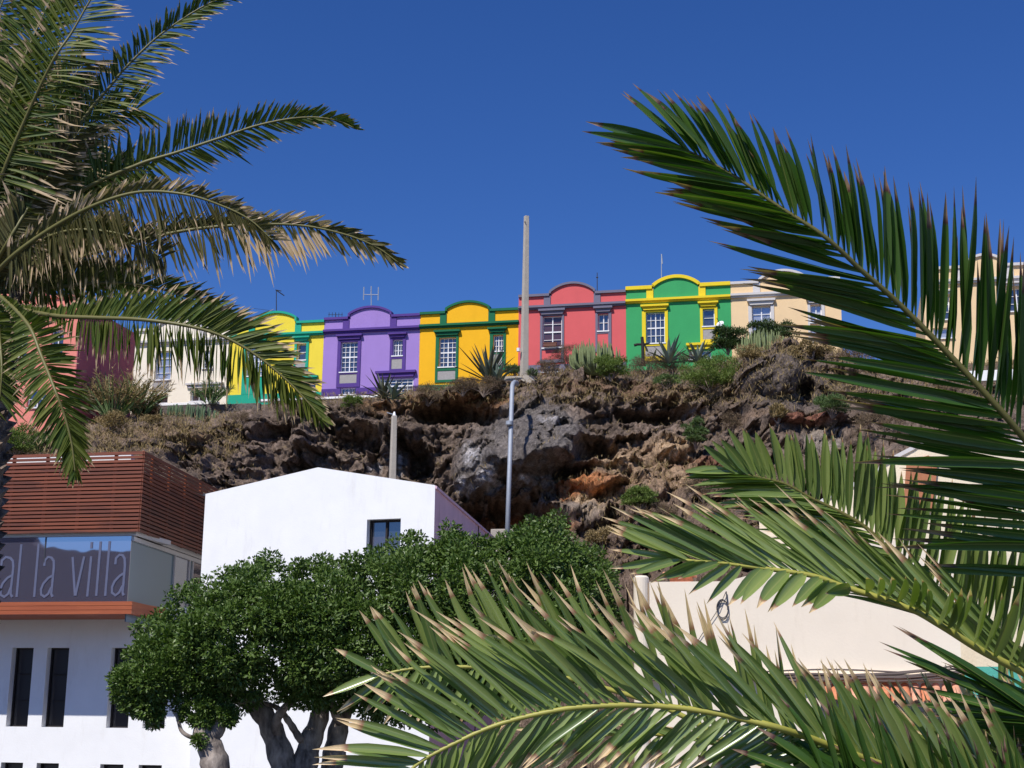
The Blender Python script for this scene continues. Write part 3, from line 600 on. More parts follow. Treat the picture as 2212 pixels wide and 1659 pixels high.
for k in range(9): s = sc_-.95-1.15*k; MB().box(F, s-.05, s+.05, -.10, -.035, z_sl, z_top-.02).build('slat_post', M['woodl'], b1)
for k in range(9): MB().box(Fs, .9+1.6*k, 1.0+1.6*k, -.10, -.035, z_sl, z_top-.02).build('slat_post', M['woodl'], b1)
MB().box(F, sc_-.08, sc_-.021, -.10, -.035, z_sl, z_top).build('slat_post', M['woodl'], b1)
# body behind the slats
c = MB(); c.prism(lambda s, o, z: F(s, o, z), [(SL, z_sl+.05), (sc_-.15, z_sl+.05), (sc_-.15, z_top-pitch*2.2), (SL, z_top-pitch*2.2)], -.30, -.16); c.build('screen_backing', M['backing'], b1)
MB().box(Fs, .2, D1, -.30, -.16, z_sl+.05, z_top-pitch*5.2).build('screen_backing', M['backing'], b1)
MB().box(F, SL, sc_-.6, -.60, -.34, z_top-pitch*3.2, z_top-pitch*.4).build('roof_parapet', M['white'], b1)
MB().box(F, SL, sc_-.6, -16, -.62, z_top-pitch*4.2, z_top-pitch*3.4).build('roof', M['roofgrey'], b1)
MB().box(Fs, .4, D1, -.8, -.16, z_sl-.10, z_sl+.04).box(F, SL, sc_-.17, -2.6, -.16, z_sl-.10, z_sl+.04).build('soffit', M['whtrim'], b1)
# glass band
M['bandglass'] = glassy('tinted band glass', (.072, .066, .098), .42, .02); M['sideglass'] = glassy('side glass', (.105, .175, .22), .12, .03)
sg = sc_-.32
g = MB().box(F, SL, sg, -.22, -.18, z_lt-.02, z_sl-.11).build('glazing', M['bandglass'], b1)
c = MB(); 
for s in (L(90, 1200)[0], L(-80, 1200)[0]): c.box(F, s-.02, s+.02, -.178, -.165, z_lt+1.2, z_sl-.11)
c.build('glazing_bar', M['darkmetal'], g)
Fg = frame(F(sg, -.20, 0), BD, Vector((.994, -.113, 0)))
g2 = MB().box(Fg, 0, 12, -.04, 0, z_lt-.6, z_sl-.11).build('glazing', M['sideglass'], b1)
c = MB()
for s in (3.9, 5.4, 5.75, 8.4): c.box(Fg, s, s+.07, .002, .06, z_lt-.6, z_sl-.25)
c.box(Fg, 0, 12, .002, .08, z_sl-.25, z_sl-.12); c.build('glazing_frame', M['whtrim'], g2)
g3 = MB().box(Fg, 4.0, 5.4, .001, .012, z_lt-.6, z_sl-.25).box(Fg, 5.82, 8.4, .001, .012, z_lt-.6, z_sl-.25).build('glazing', M['bandglass'], b1)
# lettering on the glass: single line strokes, measured in a 2.415x blow-up whose origin is (0, 1550) of the full photograph
def zz(x, y): return L(x*.25, 935.7+.25*y)
lets = [[[(-15, 1140), (-8, 1095), (25, 1065), (62, 1072), (86, 1100), (90, 1150), (70, 1330), (66, 1385), (80, 1412)], [(78, 1225), (40, 1245), (0, 1290), (-20, 1340), (-18, 1395), (10, 1412), (45, 1385), (68, 1330)]],
        [[(160, 955), (118, 1412)]], [[(310, 950), (270, 1412)]],
        [[(358, 1142), (363, 1095), (392, 1064), (420, 1070), (440, 1100), (441, 1150), (424, 1330), (418, 1385), (430, 1410)], [(433, 1225), (395, 1245), (350, 1295), (330, 1345), (332, 1392), (358, 1410), (392, 1385), (418, 1330)]],
        [[(604, 1065), (624, 1400)], [(705, 1060), (628, 1400)]], [[(765, 1060), (730, 1408)], [(770, 935), (766, 990)]], [[(847, 930), (808, 1402)]], [[(925, 927), (886, 1402)]],
        [[(974, 1128), (980, 1075), (1010, 1045), (1038, 1050), (1055, 1080), (1057, 1140), (1042, 1320), (1036, 1370), (1046, 1398)], [(1050, 1205), (1012, 1228), (968, 1275), (946, 1325), (946, 1375), (974, 1398), (1008, 1372), (1036, 1315)]]]
M['letter'] = plain('frosted grey lettering', (.105, .115, .19), .5)
for lt in lets:
    c = MB()
    for j, st in enumerate(lt): c.strip(F, [zz(*q) for q in st], .075, -.178+.004*j, -.166+.004*j)
    c.build('letter', M['letter'], g)
# timber ledge
lg = MB()
for k in range(3): h = (z_lt-z_lb)/3; lg.prism(F, [(SL, z_lb+k*h), (L(284, 1310)[0], z_lb+k*h), (L(284, 1310)[0], z_lb+(k+1)*h-.012), (SL, z_lb+(k+1)*h-.012)], -.03, 0)
sl0 = L(284, 1310)[0]; Fl2 = frame(F(sl0, 0, 0), BD, Vector((.994, -.113, 0)))
for k in range(3): h = (z_lt-z_lb)/3; lg.box(Fl2, .0, 2.55, -.02, .012, z_lb+k*h, z_lb+(k+1)*h-.012)
lg.build('ledge', M['woodl'], b1)
MB().box(F, SL, sl0-.02, -2.4, -.032, z_lb+.012, z_lt-.03).build('ledge_soffit', M['woodl'], b1)
# white lower wall with slit windows
WD = 2.35; pw = F(0, -WD, 0); Fw = frame(pw, HEX, HN)
def Lw(x, y): q = onplane(x, y, pw, HN)-pw; return q.dot(HEX), q.z
top = [(27, 73), (103, 150), (241, 288), (319, 366), (-130, -84), (-55, -9)]
low = [(2.5, 50), (79.5, 127.5), (217, 267), (300, 350), (-160, -114), (-85, -37)]
rects = []
for (x0, x1) in top: rects.append((Lw(x0, 1399)[0], Lw(x1, 1399)[0], Lw(75, 1570)[1], Lw(75, 1399)[1]))
for (x0, x1) in low: rects.append((Lw(x0, 1648)[0], Lw(x1, 1648)[0], Lw(75, 1648)[1]-1.5, Lw(75, 1648)[1]))
sr_ = Lw(470, 1400)[0]
c = MB(); c.holes(Fw, SL, sr_, -.2, z_lt-.02, rects, .32); c.add([Fw(sr_, 0, -.2), Fw(sr_, -9, -.2), Fw(sr_, -9, z_lt-.02), Fw(sr_, 0, z_lt-.02)], [(0, 1, 2, 3)]); c.build('wall', M['white'], b1)
M['slitpane'] = glassy('dark slit glass', (.012, .008, .007), .05)
for r_ in rects: window(b1, Fw, *r_, .30, 1, 3, 'slitpane', 'backing', sill=False, thick=.05)

# ================================================================== white gabled building
EX2 = Vector((.943, -.333, 0)).normalized(); N2 = Vector((-.333, -.943, 0)).normalized()
G0 = P(444, 1067, 45.5); F2 = frame(G0, EX2, N2)
def L2(x, y): q = onplane(x, y, G0, N2)-G0; return q.dot(EX2), q.z+G0.z
gl, ga, gr = L2(444, 1067), L2(687, 1009.5), L2(940, 1048)
b2 = empty('gabled_building', F2(gr[0]/2, -4, 0), 'plain white building with a low gable and one dark window, behind the clipped tree', 'building')
BD2 = (P(1070, 1163, 1)-CAM); 
# the right eave runs back at constant height to the point seen at (1070, 1163)
gp = F2(gr[0], 0, gr[1]); rr_ = ray(1070, 1163); tt = (gr[1]-CAM.z)/rr_.z; bp_ = CAM+rr_*tt
D2 = (bp_-gp).length; BD2 = (bp_-gp).normalized()
wn = (L2(793, 1122)[0], L2(866, 1120)[0], L2(829, 1215)[1], L2(829, 1121)[1])
c = MB(); ze = min(gl[1], gr[1])-.02
c.holes(F2, 0, gr[0], -.2, ze, [wn], .28)
c.add([F2(0, 0, ze), F2(gr[0], 0, ze), F2(gr[0], 0, gr[1]), F2(ga[0], 0, ga[1]), F2(0, 0, gl[1])], [(0, 1, 2, 3, 4)])
c.build('wall', M['white'], b2)
def back(p): return p+BD2*D2
q = [F2(gr[0], 0, -.2), back(F2(gr[0], 0, -.2)), back(F2(gr[0], 0, gr[1])), F2(gr[0], 0, gr[1])]
MB().add(q, [(0, 1, 2, 3)]).build('side_wall', M['whiteside'], b2)
q = [F2(0, 0, -.2), F2(0, 0, gl[1]), back(F2(0, 0, gl[1])), back(F2(0, 0, -.2))]
MB().add(q, [(0, 1, 2, 3)]).build('side_wall', M['white'], b2)
sN = Vector((BD2.y, -BD2.x, 0))
vv = lambda s, z: F2(s, -.02, z)
MB().add([vv(0, gl[1]-.02), vv(ga[0], ga[1]-.02), back(vv(ga[0], ga[1]-.02)), back(vv(0, gl[1]-.02)), vv(gr[0], gr[1]-.02), back(vv(gr[0], gr[1]-.02))], [(0, 1, 2, 3), (1, 4, 5, 2)]).build('roof', M['roofgrey'], b2)
Fsd = frame(F2(gr[0], 0, 0), BD2, sN)
MB().box(Fsd, D2*.66, D2*.66+.06, .002, .03, 0, gr[1]-.05).build('rain_pipe', plain('rust', (.14, .08, .07), .7), b2)
MB().box(Fsd, 0, D2, .002, .05, gr[1]-.10, gr[1]-.02).build('coping', M['whiteside'], b2)
wf = window(b2, F2, *wn, .26, 2, 1, 'pane', 'backing', sill=False, thick=.06)
MB().box(F2, wn[0]+.08, wn[1]-.08, -.27, -.262, wn[2], wn[2]+(wn[3]-wn[2])*.62).build('blind', glassy('blind glass', (.06, .06, .085), .1), wf)

# ================================================================== cream buildings, right
C0 = P(1403, 1300, 30); Fc, Lc = facade(C0)
def cp(x, y): return Lc(x, y)
cr = empty('rendered_wall_building', Fc(3, -2, 0), 'low cream rendered building with a coiled cable and a row of clay tiles, right', 'building')
s0 = cp(1403, 1300)[0]; s1 = cp(2075, 1400)[0]; zt0 = cp(1403, 1257)[1]; zc0 = cp(1700, 1456)[1]
zt1 = cp(2075, 1165)[1]
c = MB(); c.prism(Fc, [(s0, -.2), (s1, -.2), (s1, zt1), (cp(1900, 1170)[0], zt1), (cp(1570, 1250)[0], zt0+.0), (s0, zt0)], -7, 0); c.build('wall', M['creamwall'], cr)
MB().box(Fc, s0, s1, .003, .16, zc0-.12, zc0).build('ledge', M['creamwall'], cr)
# rounded gate post at the left end
c = MB(); rp = (1401-1368)/2/FPX*30*1.02; pc = Fc(s0-rp-.02, -.1, 0); zpt = cp(1385, 1243)[1]
c.tube([pc+Vector((0, 0, -.1)), pc+Vector((0, 0, zpt-.04)), pc+Vector((0, 0, zpt))], [rp, rp, rp*.75], 20); c.build('gate_post', M['creamwall'], cr, smooth=False)
# cable bundle
M['cable'] = plain('weathered cable', (.13, .10, .09), .8)
cb = empty('cable_bundle', Fc(cp(1700, 1456)[0], .2, zc0), 'bundle of sagging grey cables along the foot of the cream wall', 'cables')
for k in range(7):
    ph = random.random()*6; zz0 = zc0+.02+random.uniform(-.13, .06)
    MB().tube([Fc(s0+(s1-s0)*t_, .19+.02*k % .06, zz0+.035*math.sin(t_*9+ph)+.16*max(0, t_-.8)*5*(.4+.1*k)) for t_ in np.linspace(0, 1, 36)], .016+.004*(k % 3), 6).build('cable', M['cable'], cb)
# coil of cable hung on the wall
cc = Fc(*[cp(1560, 1318)[0], .06, cp(1560, 1318)[1]])
pts = []
for k in range(100):
    a = k/100*2*math.pi*3; r1 = .125+.022*math.sin(k*.21); pts.append(Fc(cp(1560, 1318)[0]+r1*.85*math.cos(a), .05+.01*math.sin(k), cp(1560, 1318)[1]+1.4*r1*math.sin(a)))
cl = empty('cable_coil', cc, 'coil of dark cable hanging on the cream wall', 'cable')
MB().tube(pts, .008, 6).build('loop', M['darkmetal'], cl)
MB().tube([Fc(*[cp(1569, 1278)[0], .05, cp(1569, 1278)[1]]), Fc(*[cp(1553, 1315)[0], .06, cp(1553, 1315)[1]]), Fc(*[cp(1512, 1378)[0], .04, cp(1512, 1378)[1]]), Fc(*[cp(1500, 1400)[0], .03, cp(1500, 1400)[1]])], .007, 5).tube([Fc(*[cp(1569, 1278)[0], .05, cp(1569, 1278)[1]]), Fc(*[cp(1572, 1310)[0], .06, cp(1572, 1310)[1]])], .012, 5).build('hanging_end', M['darkmetal'], cl)
# clay tile eave
M['clay'] = plaster('clay tile', (.64, .24, .12), .35, .4, scale=4, stain=(.30, .16, .12), stain_amt=.7)
M['claypale'] = plaster('pale clay tile', (.68, .34, .22), .3, .4, scale=4, stain=(.30, .16, .12), stain_amt=.6)
sa, sb = cp(1772, 1482)[0], cp(2078, 1482)[0]; zt_ = cp(1900, 1482)[1]; zb_ = cp(1900, 1516)[1]; pit = .185; n = int((sb-sa)/pit)
te = empty('tiled_eave', Fc((sa+sb)/2, .3, zb_), 'short eave of orange clay tiles below the cables of the cream wall', 'eave')
for row in range(n):
    c = MB()
    for k in range(3):
        z1 = zt_-(zt_-zb_)*k/3; z0 = z1-(zt_-zb_)/3-.04; o0 = .04+.16*k; o1 = o0+.19; s_ = sa+pit*(row+.5)+random.uniform(-.008, .008); q = []
        for (z, o, r1) in ((z1, o0, .075), (z0, o1, .09)): q += [Fc(s_+r1*math.cos(a), o+.01*k, z+r1*.9*math.sin(a)) for a in np.linspace(0, math.pi, 9)]
        for (z, o, r1) in ((z1, o0, .060), (z0, o1, .074)): q += [Fc(s_+r1*math.cos(a), o+.01*k, z+r1*.9*math.sin(a)) for a in np.linspace(0, math.pi, 9)]
        c.add(q, [(i, i+1, i+10, i+9) for i in range(8)]+[(18+i, 27+i, 28+i, 19+i) for i in range(8)]+[(9+i, 10+i, 28+i, 27+i) for i in range(8)])
    c.build('roof_tile', M['clay'] if row not in (3, 4, 5, 9, n-2, n-1, n-3) else M['claypale'], te)
MB().prism(Fc, [(sa, zb_-.18), (sb, zb_-.18), (sb, zb_-.06), (sa, zb_-.06)], .01, .50).build('eave_board', M['darkmetal'], te)
# tiled chimney cap
ch = empty('chimney', Fc(cp(1450, 1250)[0], -1, zt0), 'small brick chimney with a flat clay cap above the cream wall', 'chimney')
ca, cb_ = cp(1432, 1240)[0], cp(1487, 1240)[0]
MB().box(Fc, ca+.03, cb_-.03, -1.3, -.9, zt0-.3, cp(1450, 1234)[1]).build('stack', M['clay'], ch, bevel=.01)
MB().box(Fc, ca-.10, cb_+.04, -1.4, -.8, cp(1450, 1234)[1]+.003, cp(1450, 1226)[1]).build('cap', M['claypale'], ch, bevel=.01)
# teal doorway building
M['tealw'] = plaster('turquoise wall paint', (.10, .42, .33), .08, .2); M['lilacdoor'] = plain('lilac door paint', (.42, .42, .62), .5)
tb = empty('turquoise_building', Fc(s1+2, 0, 0), 'turquoise fronted building with pale door frames behind the palm, lower right', 'building')
sT = s1+.02; zT = cp(2080, 1441)[1]
rD = (cp(2110, 1500)[0], cp(2150, 1500)[0], -.1, cp(2120, 1500)[1]); rD2 = (cp(2175, 1500)[0], cp(2215, 1500)[0], -.1, cp(2180, 1505)[1])
c = MB(); c.holes(Fc, sT, sT+4, -.2, zT, [rD, rD2], .3, o=.25); c.add([Fc(sT, .25, -.2), Fc(sT, .25, zT), Fc(sT, -5, zT), Fc(sT, -5, -.2)], [(0, 1, 2, 3)]); c.add([Fc(sT, .25, zT), Fc(sT+4, .25, zT), Fc(sT+4, -5, zT), Fc(sT, -5, zT)], [(0, 1, 2, 3)]); c.build('wall', M['tealw'], tb)
for r_ in (rD, rD2): MB().box(Fc, r_[0], r_[1], -.02, .0, r_[2], r_[3]).build('door', M['lilacdoor'], tb)
# cream house behind, with a stepped sloping parapet
C2 = P(1800, 1100, 38); Fd, Ld = facade(C2)
ol = [(1640, 1121), (1735, 1112), (1790, 1073), (1898, 1021), (1905, 1003), (1972, 968), (1980, 962), (2040, 962), (2400, 940)]
sp_ = [Ld(x, y) for x, y in ol]
ce = empty('stepped_cream_house', Fd(3, -4, 0), 'cream house with a rising stepped parapet behind the palm fronds, right', 'house')
MB().prism(Fd, [(sp_[0][0], -.2), (sp_[-1][0], -.2)]+sp_[::-1], -8, 0).build('wall', M['cream'], ce)
c = MB()
for a, e in zip(sp_, sp_[1:]): c.strip(Fd, [a, e], .10, -.1, .05)
c.build('coping', M['whtrim'], ce)
M['terracotta'] = plaster('terracotta paint', (.42, .17, .09), .06, .2)
ws = [Ld(1958, 1000), Ld(2005, 985), Ld(2025, 1000), Ld(2015, 1105), Ld(1950, 1105)]
MB().prism(Fd, ws, .004, .10).build('painted_panel', M['terracotta'], ce)
a, e = Ld(1890, 1150), Ld(1925, 1240); MB().box(Fd, a[0], e[0], .004, .06, e[1], a[1]).build('door_panel', M['terracotta'], ce)
a, e = Ld(2050, 1060), Ld(2120, 1160); 
# building across the street behind the camera: it is what the glass band mirrors
bb = empty('opposite_building', (-70, -34, 0), 'brown block across the street that the glass band mirrors', 'building')
M['brownbk'] = plaster('brown plaster', (.22, .13, .11), .1, .2)
Fo = frame((-70, -34, 0), Vector((.8, -.6, 0)), Vector((.6, .8, 0)))
wr = [(s-1, s+1, z, z+1.6) for s in range(-24, 26, 6) for z in (2, 6, 10)]
c = MB(); c.holes(Fo, -30, 30, 0, 17.6, wr, .3); c.box(Fo, -30, 30, -12, -.31, 0, 17.6); c.build('wall', M['brownbk'], bb)
c = MB(); c.box(Fo, -26, -14, -8, -3, 17.6, 19.0); c.build('roof_room', M['brownbk'], bb)
# ================================================================== foliage machinery
NVIEW = -np.array(RF); aR, aU, aF = np.array(RR), np.array(RU), np.array(RF)
def norm(a): return a/np.maximum(np.linalg.norm(a, axis=-1, keepdims=True), 1e-9)
def blades(base, D, L, Wd, N, droop, rnd, dry, K=7, fold=.35, curl=None, prof=None):
    """arrays of leaflets -> vertices, quads, colours.  D need not be unit; it is normalised"""
    n = len(L); D = norm(D); t = np.linspace(0, 1, K)
    if prof is None: prof = np.interp(t, [0, .06, .25, .55, .78, .87, .94, 1], [.22, .5, .95, 1, .66, .38, .2, .02])
    g = np.array([0, 0, -1.])
    C = base[:, None]+D[:, None]*(L[:, None, None]*t[None, :, None])+g*(L*droop)[:, None, None]*(t**2)[None, :, None]
    if curl is not None: C += curl[:, None]*(L[:, None, None])*(np.clip(t-.6, 0, 1)**1.6)[None, :, None]*2.2
    T = norm(np.gradient(C, axis=1)); Sd = norm(np.cross(T, np.broadcast_to(N[:, None], T.shape))); Nn = np.cross(Sd, T)
    hw = (Wd[:, None]*.5*prof[None])[..., None]
    A, B = C-Sd*hw+Nn*hw*fold, C+Sd*hw+Nn*hw*fold
    V = np.stack([A, C, B], 2).reshape(-1, 3)
    i = (np.arange(n)*K*3)[:, None, None]+(np.arange(K-1)*3)[None, :, None]+np.array([0, 1])[None, None]
    i = i.reshape(-1); Q = np.stack([i, i+1, i+4, i+3], -1)
    cl = np.zeros((n, K, 3, 4)); cl[:, :, 0, 3] = 1; cl[:, :, 2, 3] = 1; cl[..., 0] = t[None, :, None]; cl[..., 1] = rnd[:, None, None]; cl[..., 2] = dry[:, None, None]
    return V, Q, cl.reshape(-1, 4)
def catmull(P_, n):
    P_ = np.array(P_, float); P2 = np.vstack([2*P_[0]-P_[1], P_, 2*P_[-1]-P_[-2]]); k = len(P_)-1
    out = []
    for u in np.linspace(0, k-1e-6, n):
        i = int(u); f = u-i; a, b, c, d = P2[i], P2[i+1], P2[i+2], P2[i+3]
        out.append(.5*((2*b)+(c-a)*f+(2*a-5*b+4*c-d)*f*f+(3*b-a-3*c+d)*f**3))
    return np.array(out)
def frond(root, mat, rmat, ctrl, n, A, B, nA=1., nB=1., key='t', wpx=20, droop=.10, phiA=20, phiB=20, dry=(.12, .05), r0=.022, r1=.004, jit=4, K=7, dzA=0., dzB=0., label=None, ljit=.06, start=0., fold=.8, curl=0., wj=.12, prof=None, dryfn=None):
    """ctrl: (x, y, Y) from the crown to the tip; A, B: rows (key, image angle, length in px[, phi[, dz[, width factor]]]) for the two sides"""
    px = catmull(ctrl, 220); d = np.linalg.norm(np.diff(px[:, :2], axis=0), axis=1); cum = np.r_[0, np.cumsum(d)]/d.sum()
    Wp = Pn(px[:, 0], px[:, 1], px[:, 2])
    Vs, Qs, Cs = [], [], []; off = 0
    for side, T in ((0, A), (1, B)):
        if not T: continue
        T = np.array([list(r)+[(phiA, phiB)[side], (dzA, dzB)[side], 1.][len(r)-3:] for r in T], float)
        o = T[:, 0].argsort(); T = T[o]
        m0 = int(n*(nA if side == 0 else nB)); u = start+(1-start)*(np.arange(m0)+.5*side+rng.uniform(-.3, .3, m0))/m0; u = u[rng.uniform(0, 1, m0) > .04]; u = np.clip(u, 0, 1)
        bx = np.stack([np.interp(u, cum, px[:, k]) for k in range(3)], -1)
        key_ = {'t': u, 'x': bx[:, 0], 'y': bx[:, 1]}[key]
        lo, hi = T[0, 0], T[-1, 0]; kp = (key_ >= lo-1e-6) & (key_ <= hi+1e-6); bx, u, key_ = bx[kp], u[kp], key_[kp]
        if len(u) == 0: continue
        f = lambda c: np.interp(key_, T[:, 0], T[:, c]); m_ = len(u)
        ang = np.radians(f(1)+rng.normal(0, jit, m_)); ln = f(2)*(1+rng.normal(0, ljit, m_)); phi = np.radians(f(3)+rng.normal(0, 15, m_)); dz = f(4)+rng.normal(0, .06, m_)
        wd = wpx*f(5)*(1+rng.normal(0, wj, m_))*bx[:, 2]/FPX
        Lw_ = ln*bx[:, 2]/FPX; D = np.cos(ang)[:, None]*aR+np.sin(ang)[:, None]*aU+dz[:, None]*aF
        Lw_ = Lw_*np.linalg.norm(D, axis=1); Dn = norm(D)
        N0 = norm(NVIEW-Dn*(Dn@NVIEW)[:, None]); Nn = N0*np.cos(phi)[:, None]+np.cross(Dn, N0)*np.sin(phi)[:, None]
        bs = Pn(bx[:, 0], bx[:, 1], bx[:, 2])
        dr = np.clip(rng.normal(dry[0], dry[1], m_), .0, .95)
        if dryfn is not None: dr = np.clip(dryfn(u, dr, side), 0, 1.2)
        cu = rng.normal(0, 1, (m_, 3))*curl
        V, Q, C = blades(bs, D, Lw_, wd, Nn, droop*(1+rng.normal(0, .35, m_)), rng.uniform(0, 1, m_), dr, K=K, fold=fold, curl=cu if curl else None, prof=prof)
        Vs.append(V); Qs.append(Q+off); Cs.append(C); off += len(V)
    fr = npmesh('frond', np.concatenate(Vs), np.concatenate(Qs), mat, root, colors=np.concatenate(Cs), smooth=True)
    if label: fr['label'] = label
    st = max(1, len(Wp)//60); pts = [Vector(p) for p in Wp[::st]]; rr = np.linspace(r0, r1, len(pts))
    MB().tube(pts, list(rr), 8).build('rachis', rmat, fr, smooth=True)
    return fr

M['palmnear'] = leafmat('near palm leaf', (.11, .18, .040), (.27, .34, .095), brown=(.88, .64, .38), rough=.28, transl=.2, spec=1.0, brown2=(.36, .17, .10))
M['palmshade'] = leafmat('palm leaf with shade in colour', (.040, .105, .014), (.085, .165, .028), brown=(.36, .22, .16), rough=.38, transl=.3, spec=.6, brown2=(.12, .04, .04))  # darker copy of the near leaf, shade of the fronds put into its colour
M['palmfar'] = leafmat('far palm leaf', (.038, .078, .010), (.135, .155, .026), brown=(.50, .36, .23), rough=.5, transl=.2, spec=.25, brown2=(.14, .09, .05))
M['palmdry'] = leafmat('dry palm leaf', (.050, .055, .018), (.13, .11, .040), brown=(.68, .50, .34), rough=.6, transl=.2, spec=.3, brown2=(.22, .15, .09))
M['rachis'] = plain('yellow green rachis', (.38, .36, .07), .45); M['rachisd'] = plain('olive rachis', (.14, .13, .035), .5)
m, t, b = newmat('palm bark'); tc = nd(t, 'ShaderNodeTexCoord'); n1 = nd(t, 'ShaderNodeTexNoise'); n1.inputs['Scale'].default_value = 9; n1.inputs['Detail'].default_value = 8
t.links.new(tc.outputs['Object'], n1.inputs[0]); cr_ = nd(t, 'ShaderNodeValToRGB'); cr_.color_ramp.elements[0].position = .35; cr_.color_ramp.elements[0].color = (.05, .03, .02, 1); cr_.color_ramp.elements[1].position = .7; cr_.color_ramp.elements[1].color = (.32, .24, .19, 1)
t.links.new(n1.outputs[0], cr_.inputs[0]); t.links.new(cr_.outputs[0], b.inputs['Base Color']); b.inputs['Roughness'].default_value = .9
bp = nd(t, 'ShaderNodeBump'); bp.inputs['Distance'].default_value = .05; t.links.new(n1.outputs[0], bp.inputs['Height']); t.links.new(bp.outputs[0], b.inputs['Normal']); M['bark'] = m

def palm_trunk(root, base, top, r0, r1, n=26):
    """trunk ringed with old leaf bases"""
    c = MB(); base, top = Vector(base), Vector(top); pts = [base.lerp(top, k/n) for k in range(n+1)]
    c.tube(pts, [r0+(r1-r0)*k/n+(.02 if k % 2 else 0) for k in range(n+1)], 16)
    for k in range(n*6):
        a = k*2.4; h = k/(n*6); p = base.lerp(top, h); r = r0+(r1-r0)*h; d = Vector((math.cos(a), math.sin(a), 0)); s_ = d.cross(Vector((0, 0, 1)))*r*.32
        q = [p+d*r*.9-s_, p+d*r*.9+s_, p+d*r*.9+Vector((0, 0, r*.5)), p+d*r*1.3+Vector((0, 0, r*.42))]
        c.add(q, [(0, 1, 3), (1, 2, 3), (2, 0, 3)])
    c.build('trunk', M['bark'], root)

# ------------------------------------------------------------------ right palm (near)
base_r = P(2760, 1900, 4.9); base_r.z = 0
pr_ = empty('palm_tree', base_r, 'near palm on the right whose broad green fronds sweep in over the cream wall', 'palm tree')
palm_trunk(pr_, base_r, P(2760, 1760, 4.9), .24, .26, 12)
CR = (2740, 1740, 4.9)
# upper frond against the sky
frond(pr_, M['palmshade'], M['rachisd'], [CR, (2560, 1420, 4.7), (2400, 1190, 4.5), (2290, 1045, 4.4), (2174, 901, 4.3), (2052, 768, 4.25), (1943, 657, 4.2), (1862, 585, 4.15), (1780, 510, 4.1), (1676, 442, 4.1), (1584, 379, 4.1), (1502, 334, 4.1), (1463, 317, 4.1)], 120,
      [(1463, 142, 205, 38, 0, .9), (1500, 130, 215, 40, 0, .95), (1584, 119, 220, 42, 0, 1.0), (1699, 110, 225, 45, 0, 1.0), (1816, 100, 240, 45, 0, 1.05), (1943, 93, 300, 45, 0, 1.15), (2052, 89, 350, 45, 0, 1.15), (2174, 87, 410, 45, 0, 1.15), (2400, 86, 440, 45, 0, 1.15)],
      [(1463, 164, 215, -10), (1584, 168, 255, -35), (1676, 168, 275, -45), (1780, 166, 300, -45), (1862, 165, 330, -40), (2000, 164, 370, -38), (2133, 165, 400, -36), (2212, 167, 410, -35), (2300, 169, 440, -30), (2450, 171, 450, -30)],
      key='x', nA=1.0, wpx=22, droop=.05, dry=(.15, .05), r0=.014, r1=.003, jit=3, K=9, ljit=.10, start=.12, label='frond rising against the blue sky', curl=.02)
# second frond with upright pale leaflets
frond(pr_, M['palmnear'], M['rachisd'], [CR, (2600, 1640, 5.0), (2380, 1500, 5.0), (2200, 1400, 5.0), (2051, 1300, 5.0), (1998, 1253, 5.0), (1919, 1184.5, 5.0), (1867, 1137, 5.0), (1811, 1104, 5.0), (1753, 1076, 5.0), (1698, 1046, 5.0), (1636, 1030, 5.0), (1584, 1020, 5.0)], 100,
      [(1584, 150, 85, 5), (1600, 134, 105, 5), (1650, 108, 120, 5), (1723, 95, 132, 5), (1811, 90, 175, 5), (1882, 86, 210, 8), (1998, 84, 215, 10), (2051, 82, 215, 10), (2250, 80, 260, 10)],
      [(1584, 176, 110, 40), (1636, 182, 165, 50), (1750, 176, 235, 55), (1867, 172, 280, 55), (1998, 164, 320, 55), (2200, 160, 330, 50)],
      key='x', wpx=19, droop=.05, dry=(.05, .02), r0=.012, r1=.003, jit=2.5, K=8, start=.15, label='frond with upright pale leaflets', ljit=.07)
# third frond: glossy leaflets up left, short paddle-like ones toward the camera
frond(pr_, M['palmnear'], M['rachis'], [CR, (2600, 1660, 4.5), (2400, 1560, 4.3), (2212, 1454, 4.2), (2117, 1404, 4.15), (2032, 1351, 4.1), (1959, 1312, 4.1), (1823, 1267, 4.1), (1760, 1245, 4.1), (1688, 1233, 4.1), (1619, 1224, 4.1), (1556, 1216, 4.1), (1478, 1210, 4.1), (1440, 1206, 4.1)], 80,
      [(1440, 172, 130, 5, 0), (1478, 162, 195, 12, 0), (1556, 154, 250, 12, .1), (1620, 147, 265, 14, .1), (1700, 143, 290, 15, .15), (1823, 142, 325, 15, .2), (1959, 138, 340, -18, .2), (2117, 135, 350, -20, .2), (2300, 133, 360, -20, .2)],
      [(1440, 190, 130, 10, -.2), (1520, 196, 110, 10, -.4, 1.1), (1619, 210, 100, 20, -.8, 1.2), (1688, 212, 105, 20, -1., 1.3), (1823, 206, 85, 20, -1., 1.4), (1860, 120, 60, 30, -1.5, 1.5), (1900, 98, 66, 30, -1.4, 1.5), (2000, 94, 95, 30, -1.2, 1.5), (2117, 92, 150, 30, -.9, 1.4), (2212, 90, 230, 30, -.6, 1.2), (2300, 90, 250, 30, -.5)],
      key='x', nB=.62, wpx=18, droop=.05, dry=(.15, .05), r0=.013, r1=.0035, jit=4, K=9, start=.15, label='middle frond with short leaflets turned to the viewer', curl=.035)
